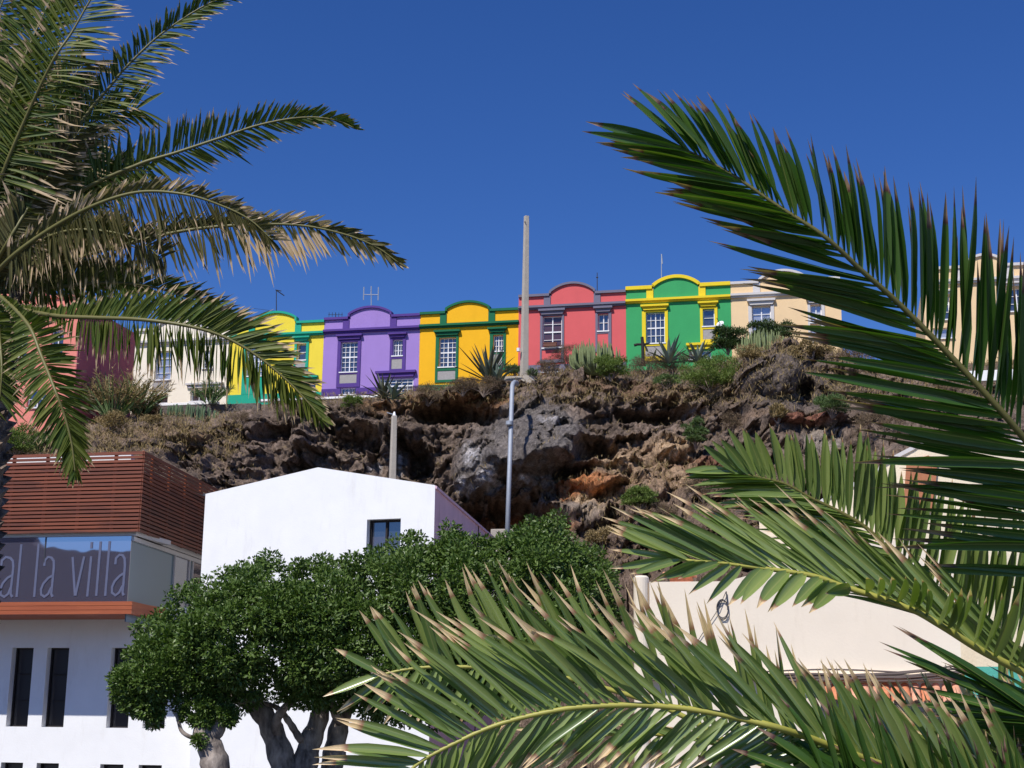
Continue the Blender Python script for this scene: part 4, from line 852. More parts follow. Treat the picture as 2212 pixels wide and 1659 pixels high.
# big lower frond
frond(pr_, M['palmnear'], M['rachis'], [CR, (2500, 1760, 4.4), (2250, 1740, 4.1), (2050, 1700, 3.95), (1838, 1628, 3.8), (1748, 1594, 3.75), (1673, 1570, 3.7), (1613, 1555, 3.7), (1538, 1539, 3.7), (1448, 1527, 3.7), (1358, 1523, 3.7), (1249, 1528, 3.7), (1174, 1540, 3.7), (1099, 1558, 3.7), (1039, 1579, 3.7), (994, 1600, 3.7), (946, 1624, 3.7), (910, 1645, 3.7), (860, 1685, 3.7)], 104,
      [(860, 178, 185), (910, 168, 215), (970, 150, 250), (1050, 141, 275), (1174, 138, 325), (1290, 137, 345), (1463, 132, 325), (1553, 130, 315), (1718, 127, 305), (1838, 124, 290), (2000, 120, 280), (2250, 115, 270)],
      [(860, 262, 60, 10), (970, 250, 130, 10), (1100, 238, 175, 12), (1250, 222, 190, 15), (1358, 217, 185, 15), (1500, 222, 170, 20), (1640, 210, 190, 20), (1750, 200, 200, 25), (1900, 200, 200, 25)],
      key='x', nB=.85, wpx=19, droop=.07, dry=(.21, .05), phiA=18, r0=.011, r1=.004, jit=4.5, K=12, start=.12, label='large lower frond with tan tips across the foreground', curl=.05)
# frond behind it
frond(pr_, M['palmnear'], M['rachis'], [CR, (2300, 1760, 4.9), (2000, 1740, 4.8), (1760, 1700, 4.7), (1628, 1640, 4.6), (1500, 1560, 4.6), (1400, 1515, 4.6), (1261, 1474, 4.6), (1198, 1459, 4.6), (1123, 1447, 4.6), (1030, 1441, 4.6), (934, 1441, 4.6), (892, 1444, 4.6), (856, 1450, 4.6), (815, 1460, 4.6)], 98,
      [(815, 172, 118), (830, 152, 125), (850, 134, 140), (872, 124, 155), (892, 117, 168), (934, 114, 185), (1010, 117, 215), (1110, 117, 245), (1190, 117, 268), (1300, 115, 290), (1450, 110, 300), (1550, 106, 320), (1650, 102, 320), (1800, 104, 300), (2000, 108, 300)],
      [(815, 190, 118), (830, 215, 125), (870, 228, 130), (960, 240, 140), (1123, 246, 150), (1300, 250, 150)],
      key='x', wpx=17, droop=.03, dry=(.19, .05), r0=.011, r1=.0035, jit=4, K=8, start=.15, label='frond standing behind the large lower one', phiA=16, curl=.04)
# smaller fronds lower right
frond(pr_, M['palmnear'], M['rachisd'], [CR, (2500, 1700, 5.2), (2330, 1700, 5.2), (2180, 1700, 5.2), (2050, 1710, 5.2), (1900, 1730, 5.2)], 48,
      [(0, 100, 170), (.3, 112, 190), (.6, 118, 210), (1, 125, 170)], [(0, 75, 130), (.5, 90, 200), (1, 105, 200)], wpx=15, droop=.04, dry=(.32, .12), r0=.016, K=8, curl=.06, label='straggly frond with dry tips in the lower right corner')
frond(pr_, M['palmshade'], M['rachisd'], [CR, (2560, 1660, 4.9), (2400, 1610, 4.8), (2260, 1560, 4.7), (2190, 1535, 4.7)], 40,
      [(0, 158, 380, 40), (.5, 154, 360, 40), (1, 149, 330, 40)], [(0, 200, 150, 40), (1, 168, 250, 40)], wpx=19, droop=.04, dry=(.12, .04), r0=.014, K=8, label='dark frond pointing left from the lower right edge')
frond(pr_, M['palmshade'], M['rachisd'], [CR, (2400, 1850, 4.2), (2100, 1830, 4.0), (1900, 1800, 3.9), (1700, 1790, 3.8), (1560, 1790, 3.8)], 44,
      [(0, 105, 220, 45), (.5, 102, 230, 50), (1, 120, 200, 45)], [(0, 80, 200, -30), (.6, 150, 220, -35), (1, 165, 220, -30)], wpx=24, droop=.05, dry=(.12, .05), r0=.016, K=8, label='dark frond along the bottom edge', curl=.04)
frond(pr_, M['palmnear'], M['rachis'], [CR, (2300, 1860, 5.4), (1900, 1760, 5.4), (1700, 1675, 5.4), (1600, 1628, 5.4), (1520, 1600, 5.4), (1400, 1585, 5.4), (1280, 1590, 5.4), (1180, 1610, 5.4)], 56,
      [(0, 120, 100), (.6, 150, 120), (1, 165, 120)], [(0, 265, 110), (.5, 262, 130), (.8, 240, 130), (1, 210, 120)], wpx=15, droop=.05, dry=(.25, .12), r0=.016, K=8, label='lowest frond glimpsed under the large one', curl=.08)
frond(pr_, M['palmnear'], M['rachisd'], [CR, (2560, 1560, 5.6), (2440, 1420, 5.6), (2330, 1330, 5.6), (2240, 1280, 5.6), (2150, 1262, 5.6)], 40,
      [(0, 95, 220), (1, 92, 230)], [(0, 275, 230), (1, 268, 260)], wpx=14, droop=.02, dry=(.05, .03), r0=.014, K=7, label='pale frond at the right edge behind the others')

# ------------------------------------------------------------------ left palm (farther)
base_l = P(-40, 800, 14.2); base_l.z = 0
pl_ = empty('palm_tree', base_l, 'large palm at the left edge with ragged half dry fronds against the sky', 'palm tree')
palm_trunk(pl_, base_l, P(-42, 650, 14.2), .30, .34, 60)
CL = (-42, 630, 14.2)
far, dryp, rc = M['palmfar'], M['palmdry'], M['rachisd']
kw = dict(fold=.4, wpx=6.5, droop=.10, jit=7, K=6, r0=.024, r1=.006, ljit=.14, wj=.2, start=.12)
def fl(ctrl, A, B, n=120, mat=far, dry=(.16, .10), **k):
    d = dict(kw); d.update(k); return frond(pl_, mat, rc, [CL]+ctrl, n, A, B, dry=dry, **d)
fl([(-20, 480, 13.6), (0, 390, 13.4), (60, 245, 13.2), (115, 130, 13), (155, 70, 13), (195, 0, 13), (240, -70, 13)], [(0, 150, 60), (.3, 135, 120), (1, 112, 110)], [(0, 0, 70), (.3, -8, 130), (.7, 0, 120), (1, 20, 90)], n=120, dry=(.25, .15), phiB=-25, wpx=7)
fl([(30, 500, 14.2), (100, 380, 14), (185, 250, 14), (235, 190, 14), (275, 142, 14), (350, 72, 14), (450, 8, 14), (515, -12, 14)], [(0, 110, 50), (.3, 105, 80), (.7, 98, 62), (1, 60, 30)], [(0, -25, 60), (.3, -8, 110), (.6, -4, 85), (.9, 5, 60), (1, 15, 30)], n=165, phiA=50, phiB=-30, dry=(.20, .08))
fl([(60, 500, 13.8), (180, 410, 13.6), (300, 355, 13.5), (380, 330, 13.5), (470, 300, 13.5), (560, 270, 13.5), (650, 254, 13.5), (720, 258, 13.5), (765, 276, 13.5)], [(0, 95, 60), (.25, 92, 110), (.5, 86, 90), (.75, 75, 62), (1, 10, 25)], [(0, -70, 50), (.3, -55, 75), (.6, -28, 80), (.85, -20, 55), (1, -15, 25)], n=165, phiA=40, phiB=20, dry=(.18, .06), droop=.04)
fl([(20, 560, 13.4), (100, 500, 13.2), (200, 445, 13), (300, 415, 12.9), (400, 420, 12.8), (480, 445, 12.8), (540, 475, 12.8), (590, 520, 12.8)], [(0, 80, 50), (.3, 70, 60), (.6, 45, 55), (1, 0, 40)], [(0, -80, 60), (.3, -75, 110), (.6, -70, 100), (1, -60, 50)], n=165, mat=dryp, dry=(.30, .22), phiA=20, phiB=40, wpx=6.5, curl=.14, dryfn=lambda u, d, s: d+np.where((u > .35) & (rng.uniform(0, 1, len(u)) < .5), .5, 0) if s == 0 else d*.6, label='frond with bleached curled upper leaflets')
fl([(60, 600, 13.8), (160, 560, 13.6), (300, 520, 13.4), (420, 495, 13.3), (550, 485, 13.2), (650, 487, 13.2), (740, 505, 13.2), (810, 532, 13.2), (862, 568, 13.2)], [(0, 60, 60), (.4, 50, 70), (.7, 30, 60), (.9, 0, 45), (1, -20, 30)], [(0, -100, 60), (.3, -85, 85), (.55, -72, 100), (.68, -62, 105), (.8, -55, 75), (.95, -50, 45), (1, -45, 30)], n=150, mat=dryp, dry=(.30, .2), phiA=20, phiB=20, wpx=7, curl=.05, dryfn=lambda u, d, s: d*.7+np.where((u > .60) & (u < .80), .55, 0), label='half dead frond reaching farthest right over the sky')
fl([(40, 665, 13.4), (120, 682, 13), (200, 686, 12.8), (300, 690, 12.6), (400, 703, 12.5), (480, 726, 12.5), (550, 765, 12.5), (620, 822, 12.5), (668, 872, 12.5), (695, 905, 12.5)], [(0, 80, 10), (.2, 75, 20), (.3, 62, 70), (.45, 48, 110), (.65, 30, 115), (.85, -10, 85), (1, -45, 30)], [(0, -95, 8), (.2, -95, 16), (.3, -95, 80), (.5, -88, 120), (.8, -88, 100), (1, -70, 30)], n=210, dry=(.20, .08), phiA=-10, phiB=45, wpx=8.5, label='green frond drooping across the lemon yellow house')
fl([(0, 640, 13.5), (60, 700, 13), (90, 770, 12.8), (118, 840, 12.6), (140, 900, 12.6), (155, 960, 12.6), (162, 1020, 12.6)], [(0, 60, 8), (.22, 50, 20), (.35, 20, 80), (.6, -20, 90), (.85, -50, 60), (1, -80, 30)], [(0, -150, 8), (.22, -150, 20), (.35, -150, 75), (.6, -130, 85), (.85, -115, 60), (1, -95, 30)], n=150, dry=(.14, .06), wpx=7.5, label='frond hanging down before the timber slats')
fl([(-30, 450, 13.8), (0, 300, 13.6), (40, 160, 13.5), (90, 40, 13.5), (140, -60, 13.5)], [(0, 160, 80), (1, 130, 110)], [(0, 30, 90), (1, 20, 110)], n=190, wpx=7)
fl([(-60, 420, 14), (-50, 250, 14), (-20, 80, 14), (30, -60, 14)], [(0, 120, 90), (1, 110, 110)], [(0, -10, 120), (1, 10, 130)], n=150, wpx=6.5)
fl([(10, 520, 14.6), (60, 400, 14.6), (150, 300, 14.7), (230, 250, 14.8), (300, 235, 14.8)], [(0, 120, 60), (1, 60, 80)], [(0, -40, 90), (1, -30, 60)], n=130)
fl([(20, 560, 14.5), (80, 480, 14.5), (170, 400, 14.6), (250, 370, 14.6), (330, 370, 14.6)], [(0, 110, 60), (1, 55, 60)], [(0, -60, 90), (1, -60, 60)], n=130)
fl([(0, 600, 14), (50, 540, 13.6), (140, 500, 13.4), (230, 500, 13.3), (300, 520, 13.2), (350, 560, 13.2)], [(0, 90, 60), (1, 30, 60)], [(0, -90, 80), (1, -80, 60)], n=100, mat=dryp, dry=(.25, .2))
fl([(30, 630, 14.4), (120, 620, 14.4), (230, 610, 14.5), (330, 620, 14.6), (420, 650, 14.7), (470, 690, 14.7)], [(0, 70, 60), (1, 10, 60)], [(0, -80, 80), (1, -80, 50)], n=110)
fl([(0, 560, 14.3), (20, 440, 14.4), (50, 330, 14.5), (110, 220, 14.6), (190, 130, 14.7)], [(0, 140, 80), (1, 100, 70)], [(0, -20, 110), (1, 0, 70)], n=100, mat=dryp, dry=(.2, .15))
fl([(-80, 560, 13.7), (-110, 420, 13.4), (-120, 260, 13.2), (-90, 100, 13)], [(0, 160, 90), (1, 120, 90)], [(0, 10, 120), (1, 10, 110)], n=130)
fl([(-10, 680, 13.7), (0, 740, 13.5), (4, 800, 13.4), (0, 860, 13.4)], [(0, 30, 50), (1, -50, 70)], [(0, -160, 50), (1, -120, 70)], n=70)
fl([(-20, 700, 14), (-40, 780, 13.8), (-50, 880, 13.6)], [(0, 0, 60), (1, -60, 70)], [(0, 180, 60), (1, -120, 70)], n=60)

# more of the tangle in the lower right corner
frond(pr_, M['palmshade'], M['rachisd'], [CR, (2400, 1900, 4.0), (2200, 1840, 3.9), (2000, 1760, 3.8), (1850, 1700, 3.75), (1760, 1690, 3.7)], 46,
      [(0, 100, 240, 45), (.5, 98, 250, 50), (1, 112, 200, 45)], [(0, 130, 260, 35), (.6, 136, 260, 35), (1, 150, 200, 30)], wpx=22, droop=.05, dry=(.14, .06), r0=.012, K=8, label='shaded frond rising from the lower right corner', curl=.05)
frond(pr_, M['palmnear'], M['rachisd'], [CR, (2500, 1640, 5.4), (2300, 1600, 5.4), (2120, 1590, 5.4), (1960, 1610, 5.4), (1840, 1660, 5.4)], 60,
      [(0, 95, 150), (.5, 110, 170), (1, 125, 150)], [(0, 275, 130), (.5, 268, 150), (1, 250, 130)], wpx=13, droop=.05, dry=(.30, .15), r0=.012, K=8, curl=.10, label='thin frond with many dry threads before the tiled eave')

for j_ in (0, 1, 2, 3, 6):                                                    # inner fronds that fill the heart of the far crown
    a_ = rad([75, 55, 38, 20, 5, -15, 100][j_]); l_ = [420, 380, 360, 330, 330, 250, 420][j_]; yd = 14.9+.15*j_
    pts_ = [(CL[0]+l_*k*math.cos(a_)+8*j_*k, CL[1]-l_*k*math.sin(a_)+l_*.28*k*k, yd) for k in (.25, .5, .75, 1)]
    fl(pts_, [(0, math.degrees(a_)+70, 60), (1, math.degrees(a_)+30, 60)], [(0, math.degrees(a_)-70, 60), (1, math.degrees(a_)-40, 60)], n=120, mat=(dryp if j_ % 3 == 1 else far), dry=(.2, .12), wpx=8)

for a_, l_, yd, mt_ in ((98, 620, 13.9, dryp), (84, 600, 14.0, far), (70, 560, 14.1, far), (62, 460, 13.5, dryp), (110, 600, 14.2, far), (50, 420, 14.3, far)):   # upper left mass
    a_ = rad(a_); pts_ = [(CL[0]+l_*k*math.cos(a_), CL[1]-l_*k*math.sin(a_)+l_*.12*k*k, yd) for k in (.25, .5, .75, 1)]
    fl(pts_, [(0, math.degrees(a_)+60, 80), (1, math.degrees(a_)+30, 90)], [(0, math.degrees(a_)-75, 90), (1, math.degrees(a_)-50, 80)], n=130, mat=mt_, dry=(.28, .15), wpx=7.5)
# deeper fronds that close the lower right corner
for (x0_, y0_, yd, dd) in ((2260, 1640, 4.9, 0), (2150, 1700, 5.0, 0), (1980, 1720, 4.9, 0)):
    frond(pr_, M['palmnear'], M['rachisd'], [CR, (x0_+200, y0_+60, yd), (x0_, y0_+30, yd), (x0_-150, y0_+30, yd), (x0_-330, y0_+60, yd)], 54,
          [(0, 95, 190), (.5, 104, 210), (1, 118, 180)], [(0, 130, 220), (.6, 138, 220), (1, 150, 180)], wpx=13, droop=.05, dry=(.24, .10), r0=.011, K=8, curl=.07)
# ================================================================== trees and shrubs
def inpoly(x, y, pg):
    n = len(pg); r = np.zeros(len(x), bool); j = n-1
    for i in range(n):
        xi, yi = pg[i]; xj, yj = pg[j]; c = ((yi > y) != (yj > y)) & (x < (xj-xi)*(y-yi)/(yj-yi+1e-9)+xi); r ^= c; j = i
    return r
def dedge(x, y, pg):
    d = np.full(len(x), 1e9)
    for (x0, y0), (x1, y1) in zip(pg, pg[1:]+pg[:1]):
        vx, vy = x1-x0, y1-y0; t_ = np.clip(((x-x0)*vx+(y-y0)*vy)/(vx*vx+vy*vy+1e-9), 0, 1); d = np.minimum(d, np.hypot(x-x0-t_*vx, y-y0-t_*vy))
    return d
def leaves(C, Nrm, L, Wd, mat, name, root, rnd=None, K=3):
    """short broad leaves at C pointing roughly along Nrm"""
    n = len(C); D = norm(Nrm+rng.normal(0, .55, (n, 3))); Np = rng.normal(0, 1, (n, 3))+Nrm*.6+np.array([-.2, -.3, .6]); Np = norm(Np-D*np.sum(D*Np, 1, keepdims=True))
    V, Q, c = blades(C, D, L, Wd, Np, rng.uniform(0, .2, n), rng.uniform(0, 1, n) if rnd is None else rnd, np.zeros(n)-.2, K=K, fold=.25, prof=np.interp(np.linspace(0, 1, K), [0, .5, 1], [.35, 1, .15]))
    return npmesh(name, V, Q, mat, root, colors=c)
def crown(root, pg, Y, nb, thick, rb, per, ll, mat, name='crown', tufts=()):
    xs_, ys_ = [p[0] for p in pg], [p[1] for p in pg]; X = []; Yp = []
    while len(X) < nb:
        x = rng.uniform(min(xs_), max(xs_), 400); y = rng.uniform(min(ys_), max(ys_), 400); d = dedge(x, y, pg); k = inpoly(x, y, pg) & (d > rb[0]*.5)
        X += list(x[k]); Yp += list(y[k])
    X = np.array(X[:nb]); Yp = np.array(Yp[:nb]); d = dedge(X, Yp, pg); half = thick*np.sqrt(np.clip(d/90, .05, 1))
    dep = Y+half*np.where(rng.uniform(0, 1, nb) < .72, -rng.uniform(.7, 1, nb), rng.uniform(-.7, 1, nb))
    if len(tufts): T_ = np.array(tufts, float); X[:len(T_)] = T_[:, 0]; Yp[:len(T_)] = T_[:, 1]; dep[:len(T_)] = Y+rng.uniform(-.5*thick, .3*thick, len(T_)); d[:len(T_)] = T_[:, 2]
    C0 = Pn(X, Yp, dep); R = np.minimum(rng.uniform(rb[0], rb[1], nb), d*1.1+rng.uniform(0, 7, nb))*Y/FPX
    Cs, Ns = [], []
    for c, r in zip(C0, R):
        k = max(20, int(per*(r*FPX/Y/rb[1])**2)); v = norm(rng.normal(0, 1, (k, 3))); rr_ = r*(1+.17*rng.normal(0, 1, k)); bump = 1+.18*np.array([noise.noise(Vector(q*3.1+c*3)) for q in v])
        Cs.append(c+v*(rr_*bump)[:, None]*np.array([1, 1, .85])); Ns.append(v)
    C = np.concatenate(Cs); Nn = np.concatenate(Ns); n = len(C)
    return leaves(C, Nn+np.array([0, 0, .3]), rng.uniform(.7, 1.3, n)*ll, rng.uniform(.8, 1.2, n)*ll*.55, mat, name, root)
M['ficus'] = leafmat('ficus leaf', (.034, .080, .012), (.115, .185, .036), rough=.42, transl=.15, spec=.35)
m, t, b = newmat('grey smooth bark'); tc = nd(t, 'ShaderNodeTexCoord'); mp = nd(t, 'ShaderNodeMapping'); mp.inputs['Scale'].default_value = (1, 1, .4); n1 = nd(t, 'ShaderNodeTexNoise'); n1.inputs['Scale'].default_value = 5; n1.inputs['Detail'].default_value = 8; n1.inputs['Roughness'].default_value = .65
t.links.new(tc.outputs['Object'], mp.inputs[0]); t.links.new(mp.outputs[0], n1.inputs[0]); cr_ = nd(t, 'ShaderNodeValToRGB'); cr_.color_ramp.elements[0].position = .35; cr_.color_ramp.elements[0].color = (.07, .055, .05, 1); cr_.color_ramp.elements[1].position = .68; cr_.color_ramp.elements[1].color = (.50, .42, .36, 1)
t.links.new(n1.outputs[0], cr_.inputs[0]); t.links.new(cr_.outputs[0], b.inputs['Base Color']); b.inputs['Roughness'].default_value = .85
bp = nd(t, 'ShaderNodeBump'); bp.inputs['Distance'].default_value = .05; t.links.new(n1.outputs[0], bp.inputs['Height']); t.links.new(bp.outputs[0], b.inputs['Normal']); M['greybark'] = m

fb = P(610, 1560, 31); fb.z = 0
ft = empty('ficus_tree', fb, 'broad clipped dark green tree with pale forked trunks before the white buildings', 'tree')
pg1 = [(300, 1395), (296, 1352), (330, 1338), (365, 1328), (362, 1290), (385, 1278), (415, 1262), (445, 1256), (470, 1250), (482, 1226), (520, 1218), (560, 1214), (590, 1200), (615, 1220), (660, 1214), (700, 1210), (730, 1203), (760, 1215), (790, 1190), (830, 1178), (870, 1165), (892, 1156), (930, 1176), (960, 1152), (1010, 1147), (1050, 1166), (1110, 1150), (1150, 1130), (1195, 1122), (1235, 1143), (1243, 1190), (1290, 1205), (1318, 1240), (1330, 1330), (1300, 1420), (1150, 1490), (950, 1560), (800, 1550), (700, 1530), (620, 1520), (560, 1530), (500, 1530), (440, 1510), (360, 1480), (310, 1440)]
pg1 = [(x, y+(9 if y < 1300 else 0)) for x, y in pg1]
tuf = []
for (x0_, y0_), (x1_, y1_) in zip(pg1[:37], pg1[1:38]):
    m_ = max(1, int(math.hypot(x1_-x0_, y1_-y0_)/20))
    for k in range(m_):
        f_ = (k+random.random())/m_; tuf.append((x0_+(x1_-x0_)*f_+random.uniform(-4, 4), y0_+(y1_-y0_)*f_+random.uniform(-6, 6), random.uniform(6, 14)))
tuf += [(585, 1207, 13), (575, 1213, 12), (972, 1143, 12), (1150, 1128, 14), (1205, 1120, 12), (880, 1160, 13), (760, 1206, 9)]
tuf += [(x, y, 22) for x in range(1120, 1300, 22) for y in (1165+(30 if x > 1240 else 0), 1200+(30 if x > 1240 else 0), 1240)]
crown(ft, pg1, 31, 900, 2.4, (11, 33), 520, .080, M['ficus'], tufts=tuf)
# clumps that stick out of the outline
def limb(pts, r): return MB().tube([P(*p) for p in pts], r, 10)
lm = [([(640, 1760, 31), (620, 1680, 31), (596, 1600, 31), (570, 1545, 31), (520, 1505, 31), (470, 1485, 31)], [.40, .36, .31, .27, .20, .10]),
      ([(640, 1760, 31), (655, 1680, 31), (668, 1610, 31.2), (690, 1550, 31.3), (700, 1480, 31.4), (690, 1420, 31.4)], [.36, .34, .30, .24, .16, .1]),
      ([(700, 1760, 31.6), (720, 1640, 31.6), (735, 1560, 31.6), (760, 1500, 31.6), (800, 1440, 31.6)], [.34, .30, .24, .18, .1]),
      ([(596, 1600, 31), (600, 1550, 30.6), (640, 1510, 30.4), (700, 1495, 30.3)], [.12, .12, .09, .05]),
      ([(650, 1600, 31), (625, 1560, 30.8), (600, 1530, 30.8), (560, 1515, 30.6)], [.10, .09, .07, .04]),
      ([(735, 1560, 31.2), (700, 1500, 30.6), (650, 1478, 30.3), (590, 1470, 30)], [.14, .10, .06, .03]),
      ([(760, 1510, 31.6), (840, 1450, 31.6), (950, 1400, 31.6), (1080, 1340, 31.6)], [.18, .16, .12, .06])]
for k, (p_, r_) in enumerate(lm):
    r_ = [q*.78 for q in r_]
    pts = catmull(p_, 26); rr_ = np.interp(np.linspace(0, 1, 26), np.linspace(0, 1, len(r_)), r_)*(1+.08*np.sin(np.arange(26)*1.7+k))
    MB().tube([P(*q) for q in pts], list(rr_), 12).build('trunk' if k < 3 else 'limb', M['greybark'], ft, smooth=True)
# small pollarded tree with its own low clump
sb_ = P(468, 1640, 29.5); sb_.z = 0
st_ = empty('ficus_tree', sb_, 'smaller pollarded tree with a knobbly pale trunk left of the broad one', 'tree')
crown(st_, [(235, 1482), (243, 1450), (262, 1425), (290, 1398), (330, 1380), (420, 1400), (470, 1440), (500, 1500), (470, 1520), (420, 1500), (385, 1500), (372, 1540), (330, 1575), (300, 1545), (262, 1535), (240, 1505)], 29.8, 115, 1.0, (9, 25), 460, .075, M['ficus'])
crown(st_, [(372, 1520), (400, 1500), (470, 1490), (512, 1540), (515, 1562), (485, 1570), (470, 1560), (452, 1580), (410, 1560), (380, 1548)], 29.6, 50, .6, (7, 17), 280, .072, M['ficus'], 'crown')
crown(st_, [(412, 1590), (430, 1578), (448, 1590), (446, 1612), (425, 1618)], 29.3, 8, .2, (6, 12), 120, .06, M['ficus'], 'crown')
pts = catmull([(480, 1790, 29.5), (472, 1700, 29.5), (462, 1640, 29.5), (450, 1605, 29.5), (440, 1585, 29.5), (452, 1560, 29.5), (462, 1520, 29.6), (455, 1480, 29.7)], 26)
MB().tube([P(*q) for q in pts], list(np.interp(np.linspace(0, 1, 26), [0, .3, .45, .55, .62, .75, 1], [.30, .27, .22, .24, .20, .12, .05])*(1+.07*np.sin(np.arange(26)*2.1))), 12).build('trunk', M['greybark'], st_, smooth=True)
pts = catmull([(432, 1590, 29.5), (412, 1592, 29.4), (393, 1580, 29.4), (386, 1560, 29.4), (380, 1540, 29.4)], 14); MB().tube([P(*q) for q in pts], list(np.linspace(.05, .03, 14)), 8).build('limb', M['greybark'], st_, smooth=True)
pts = catmull([(452, 1590, 29.5), (470, 1575, 29.5), (472, 1545, 29.5), (470, 1500, 29.5)], 12); MB().tube([P(*q) for q in pts], list(np.linspace(.18, .10, 12)), 8).build('limb', M['greybark'], st_, smooth=True)
pts = catmull([(375, 1493, 29.4), (400, 1488, 29.4), (425, 1478, 29.4)], 8); MB().tube([P(*q) for q in pts], list(np.linspace(.02, .04, 8)), 6).build('limb', M['greybark'], st_, smooth=True)

# ------------------------------------------------------------------ shrubs on the cliff
M['bushgreen'] = leafmat('yellow green shrub leaf', (.07, .12, .022), (.17, .23, .05), rough=.6, transl=.2, spec=.3)
M['bushpale'] = leafmat('blue green shrub leaf', (.06, .11, .04), (.13, .19, .07), rough=.6, transl=.2, spec=.3)
M['bushdark'] = leafmat('dark shrub leaf', (.014, .040, .010), (.045, .085, .020), rough=.5, transl=.12, spec=.4)
M['bushdry'] = leafmat('dry twig', (.09, .060, .042), (.22, .15, .11), rough=.8, transl=.05, spec=.1)
M['bushstraw'] = leafmat('straw', (.20, .14, .07), (.40, .29, .15), rough=.8, transl=.1, spec=.1)
M['bushpurple'] = leafmat('dark purple leaf', (.02, .008, .008), (.07, .02, .018), rough=.5, transl=.05, spec=.3)
M['twig'] = plain('twig', (.20, .15, .12), .9)
def bush(x, yb_, wpx, hpx, kind, label, n=2600, name='shrub', cat='shrub', Y=None, ll=.12, group=None, up=.5, stems=9, df=.0):
    Y = (gY(x, yb_) if Y is None else Y)-df; g = P(x, yb_, Y); sx = wpx/2/FPX*Y; sz = hpx/FPX*Y
    r = empty(name, g, label, cat, group)
    nb_ = 34; B = []; n = int(n*1.7); ll = ll*.85
    for k in range(nb_):
        a = random.uniform(0, 2*math.pi); q = random.random()**.5*.85; h = random.uniform(.05, .80)*(1-.35*q*q); B.append((g.x+sx*q*math.cos(a), g.y+sx*.8*q*math.sin(a), g.z+sz*h, random.uniform(.22, .36)*min(sx, sz*.9)))
    B = np.array(B); k = rng.integers(0, nb_, n); v = norm(rng.normal(0, 1, (n, 3))); v[:, 2] = np.abs(v[:, 2])*.8+v[:, 2]*.2
    C = B[k, :3]+v*(B[k, 3]*rng.uniform(.55, 1.12, n))[:, None]
    C[:, 2] = np.maximum(C[:, 2], g.z-.1)
    leaves(C, v+np.array([0, 0, up]), rng.uniform(.6, 1.4, n)*ll, rng.uniform(.7, 1.3, n)*ll*(.32 if kind != 'bushdry' else .14), M[kind], 'foliage', r)
    c = MB()
    for k in range(stems):
        q = B[k % nb_]; c.tube([g+Vector((0, 0, -.25)), g.lerp(Vector(q[:3]), .5)+Vector((random.uniform(-.1, .1), 0, -.05)), Vector(q[:3])], [.035, .022, .01], 5)
    c.build('stem', M['twig'], r); return r
G1 = 'green shrubs on the cliff'; G2 = 'dry brown shrubs on the cliff edge'
bush(1320, 814, 76, 62, 'bushgreen', 'rounded yellow green shrub right of the candelabra cactus, below the pink house', 3400, group=G1, df=.8)
bush(1535, 838, 140, 82, 'bushgreen', 'largest yellow green shrub spilling over the cliff edge below the green house', 6500, group=G1, df=.8)
bush(1573, 758, 86, 64, 'bushdark', 'dense dark green shrub before the right edge of the emerald house', 4200, Y=80, ll=.16, group='dark shrubs before the green and peach houses')
bush(1672, 735, 120, 50, 'bushdark', 'wide dark green shrub before the peach house, above the pale cactus', 4200, Y=79.5, ll=.16, group='dark shrubs before the green and peach houses')
bush(1503, 960, 58, 68, 'bushpale', 'upright green shrub growing from the middle of the rock face', 3200, group=G1, df=.6)
bush(1381, 1098, 76, 52, 'bushgreen', 'round green shrub on the lower slope left of the pale palm leaflets', 3200, group=G1, df=.6)
bush(1797, 892, 80, 50, 'bushpale', 'green shrub beneath the dark lava mound, half behind the palm', 2600, group=G1, df=.5)
bush(763, 880, 50, 27, 'bushgreen', 'small bright green shrub below the lilac house', 1500, group=G1, df=.6)
bush(30, 978, 120, 72, 'bushgreen', 'green bush on the slope at the left edge above the slats', 4200, group=G1, df=.6)
bush(95, 915, 130, 60, 'bushpale', 'grey green bush at the foot of the salmon house', 3400, group=G1, df=.5)
bush(90, 968, 60, 34, 'bushpale', 'low grey green clump on the slope above the timber slats', 1500, group=G1, df=.5)
bush(316, 903, 62, 42, 'bushpurple', 'dark purple leaved bush below the ivory house', 2600, ll=.2, Y=82)
bush(330, 915, 46, 20, 'bushstraw', 'low straw coloured cushion bush left of the cactus hedge', 900, group=G2)
bush(240, 925, 90, 40, 'bushstraw', 'brown straw bush below the feathery reeds', 1700, group=G2)
bush(620, 900, 100, 46, 'bushdry', 'dark dry thicket under the drooping palm frond', 2600, group=G2)
bush(925, 868, 84, 44, 'bushdry', 'dry brown bush below the left edge of the golden house', 3000, group=G2, df=.5)
bush(1000, 846, 70, 34, 'bushdry', 'dry brown bush below the tall window of the golden house', 2400, group=G2, df=.4)
bush(1045, 848, 84, 40, 'bushdry', 'dry brown bush under the agave by the tall pole', 2600, group=G2, df=.8)
bush(1110, 812, 40, 30, 'bushpale', 'grey green shrub just left of the foot of the tall pole', 1300, group=G1)
bush(1150, 815, 24, 22, 'bushpale', 'tiny grey green shrub just right of the foot of the tall pole', 500, group=G1)
bush(1186, 806, 60, 36, 'bushdry', 'dry brown bush under the tall window of the pink house', 1800, group=G2, df=.4)
bush(1228, 795, 80, 62, 'bushdry', 'tall greyish dry bush left of the candelabra cactus', 3000, group=G2)
bush(1400, 806, 110, 46, 'bushdry', 'pinkish dry bush behind the dead post', 3000, group=G2)
bush(1455, 806, 90, 56, 'bushdry', 'mauve brown bush left of the largest green shrub', 3200, group=G2, df=.3)
bush(1440, 832, 60, 26, 'bushpale', 'low grey green clump under the mauve brown bush', 1200, group=G1, df=.4)
bush(1620, 775, 60, 34, 'bushstraw', 'straw coloured clump on the lava mound below the pale cactus', 1600, group=G2)
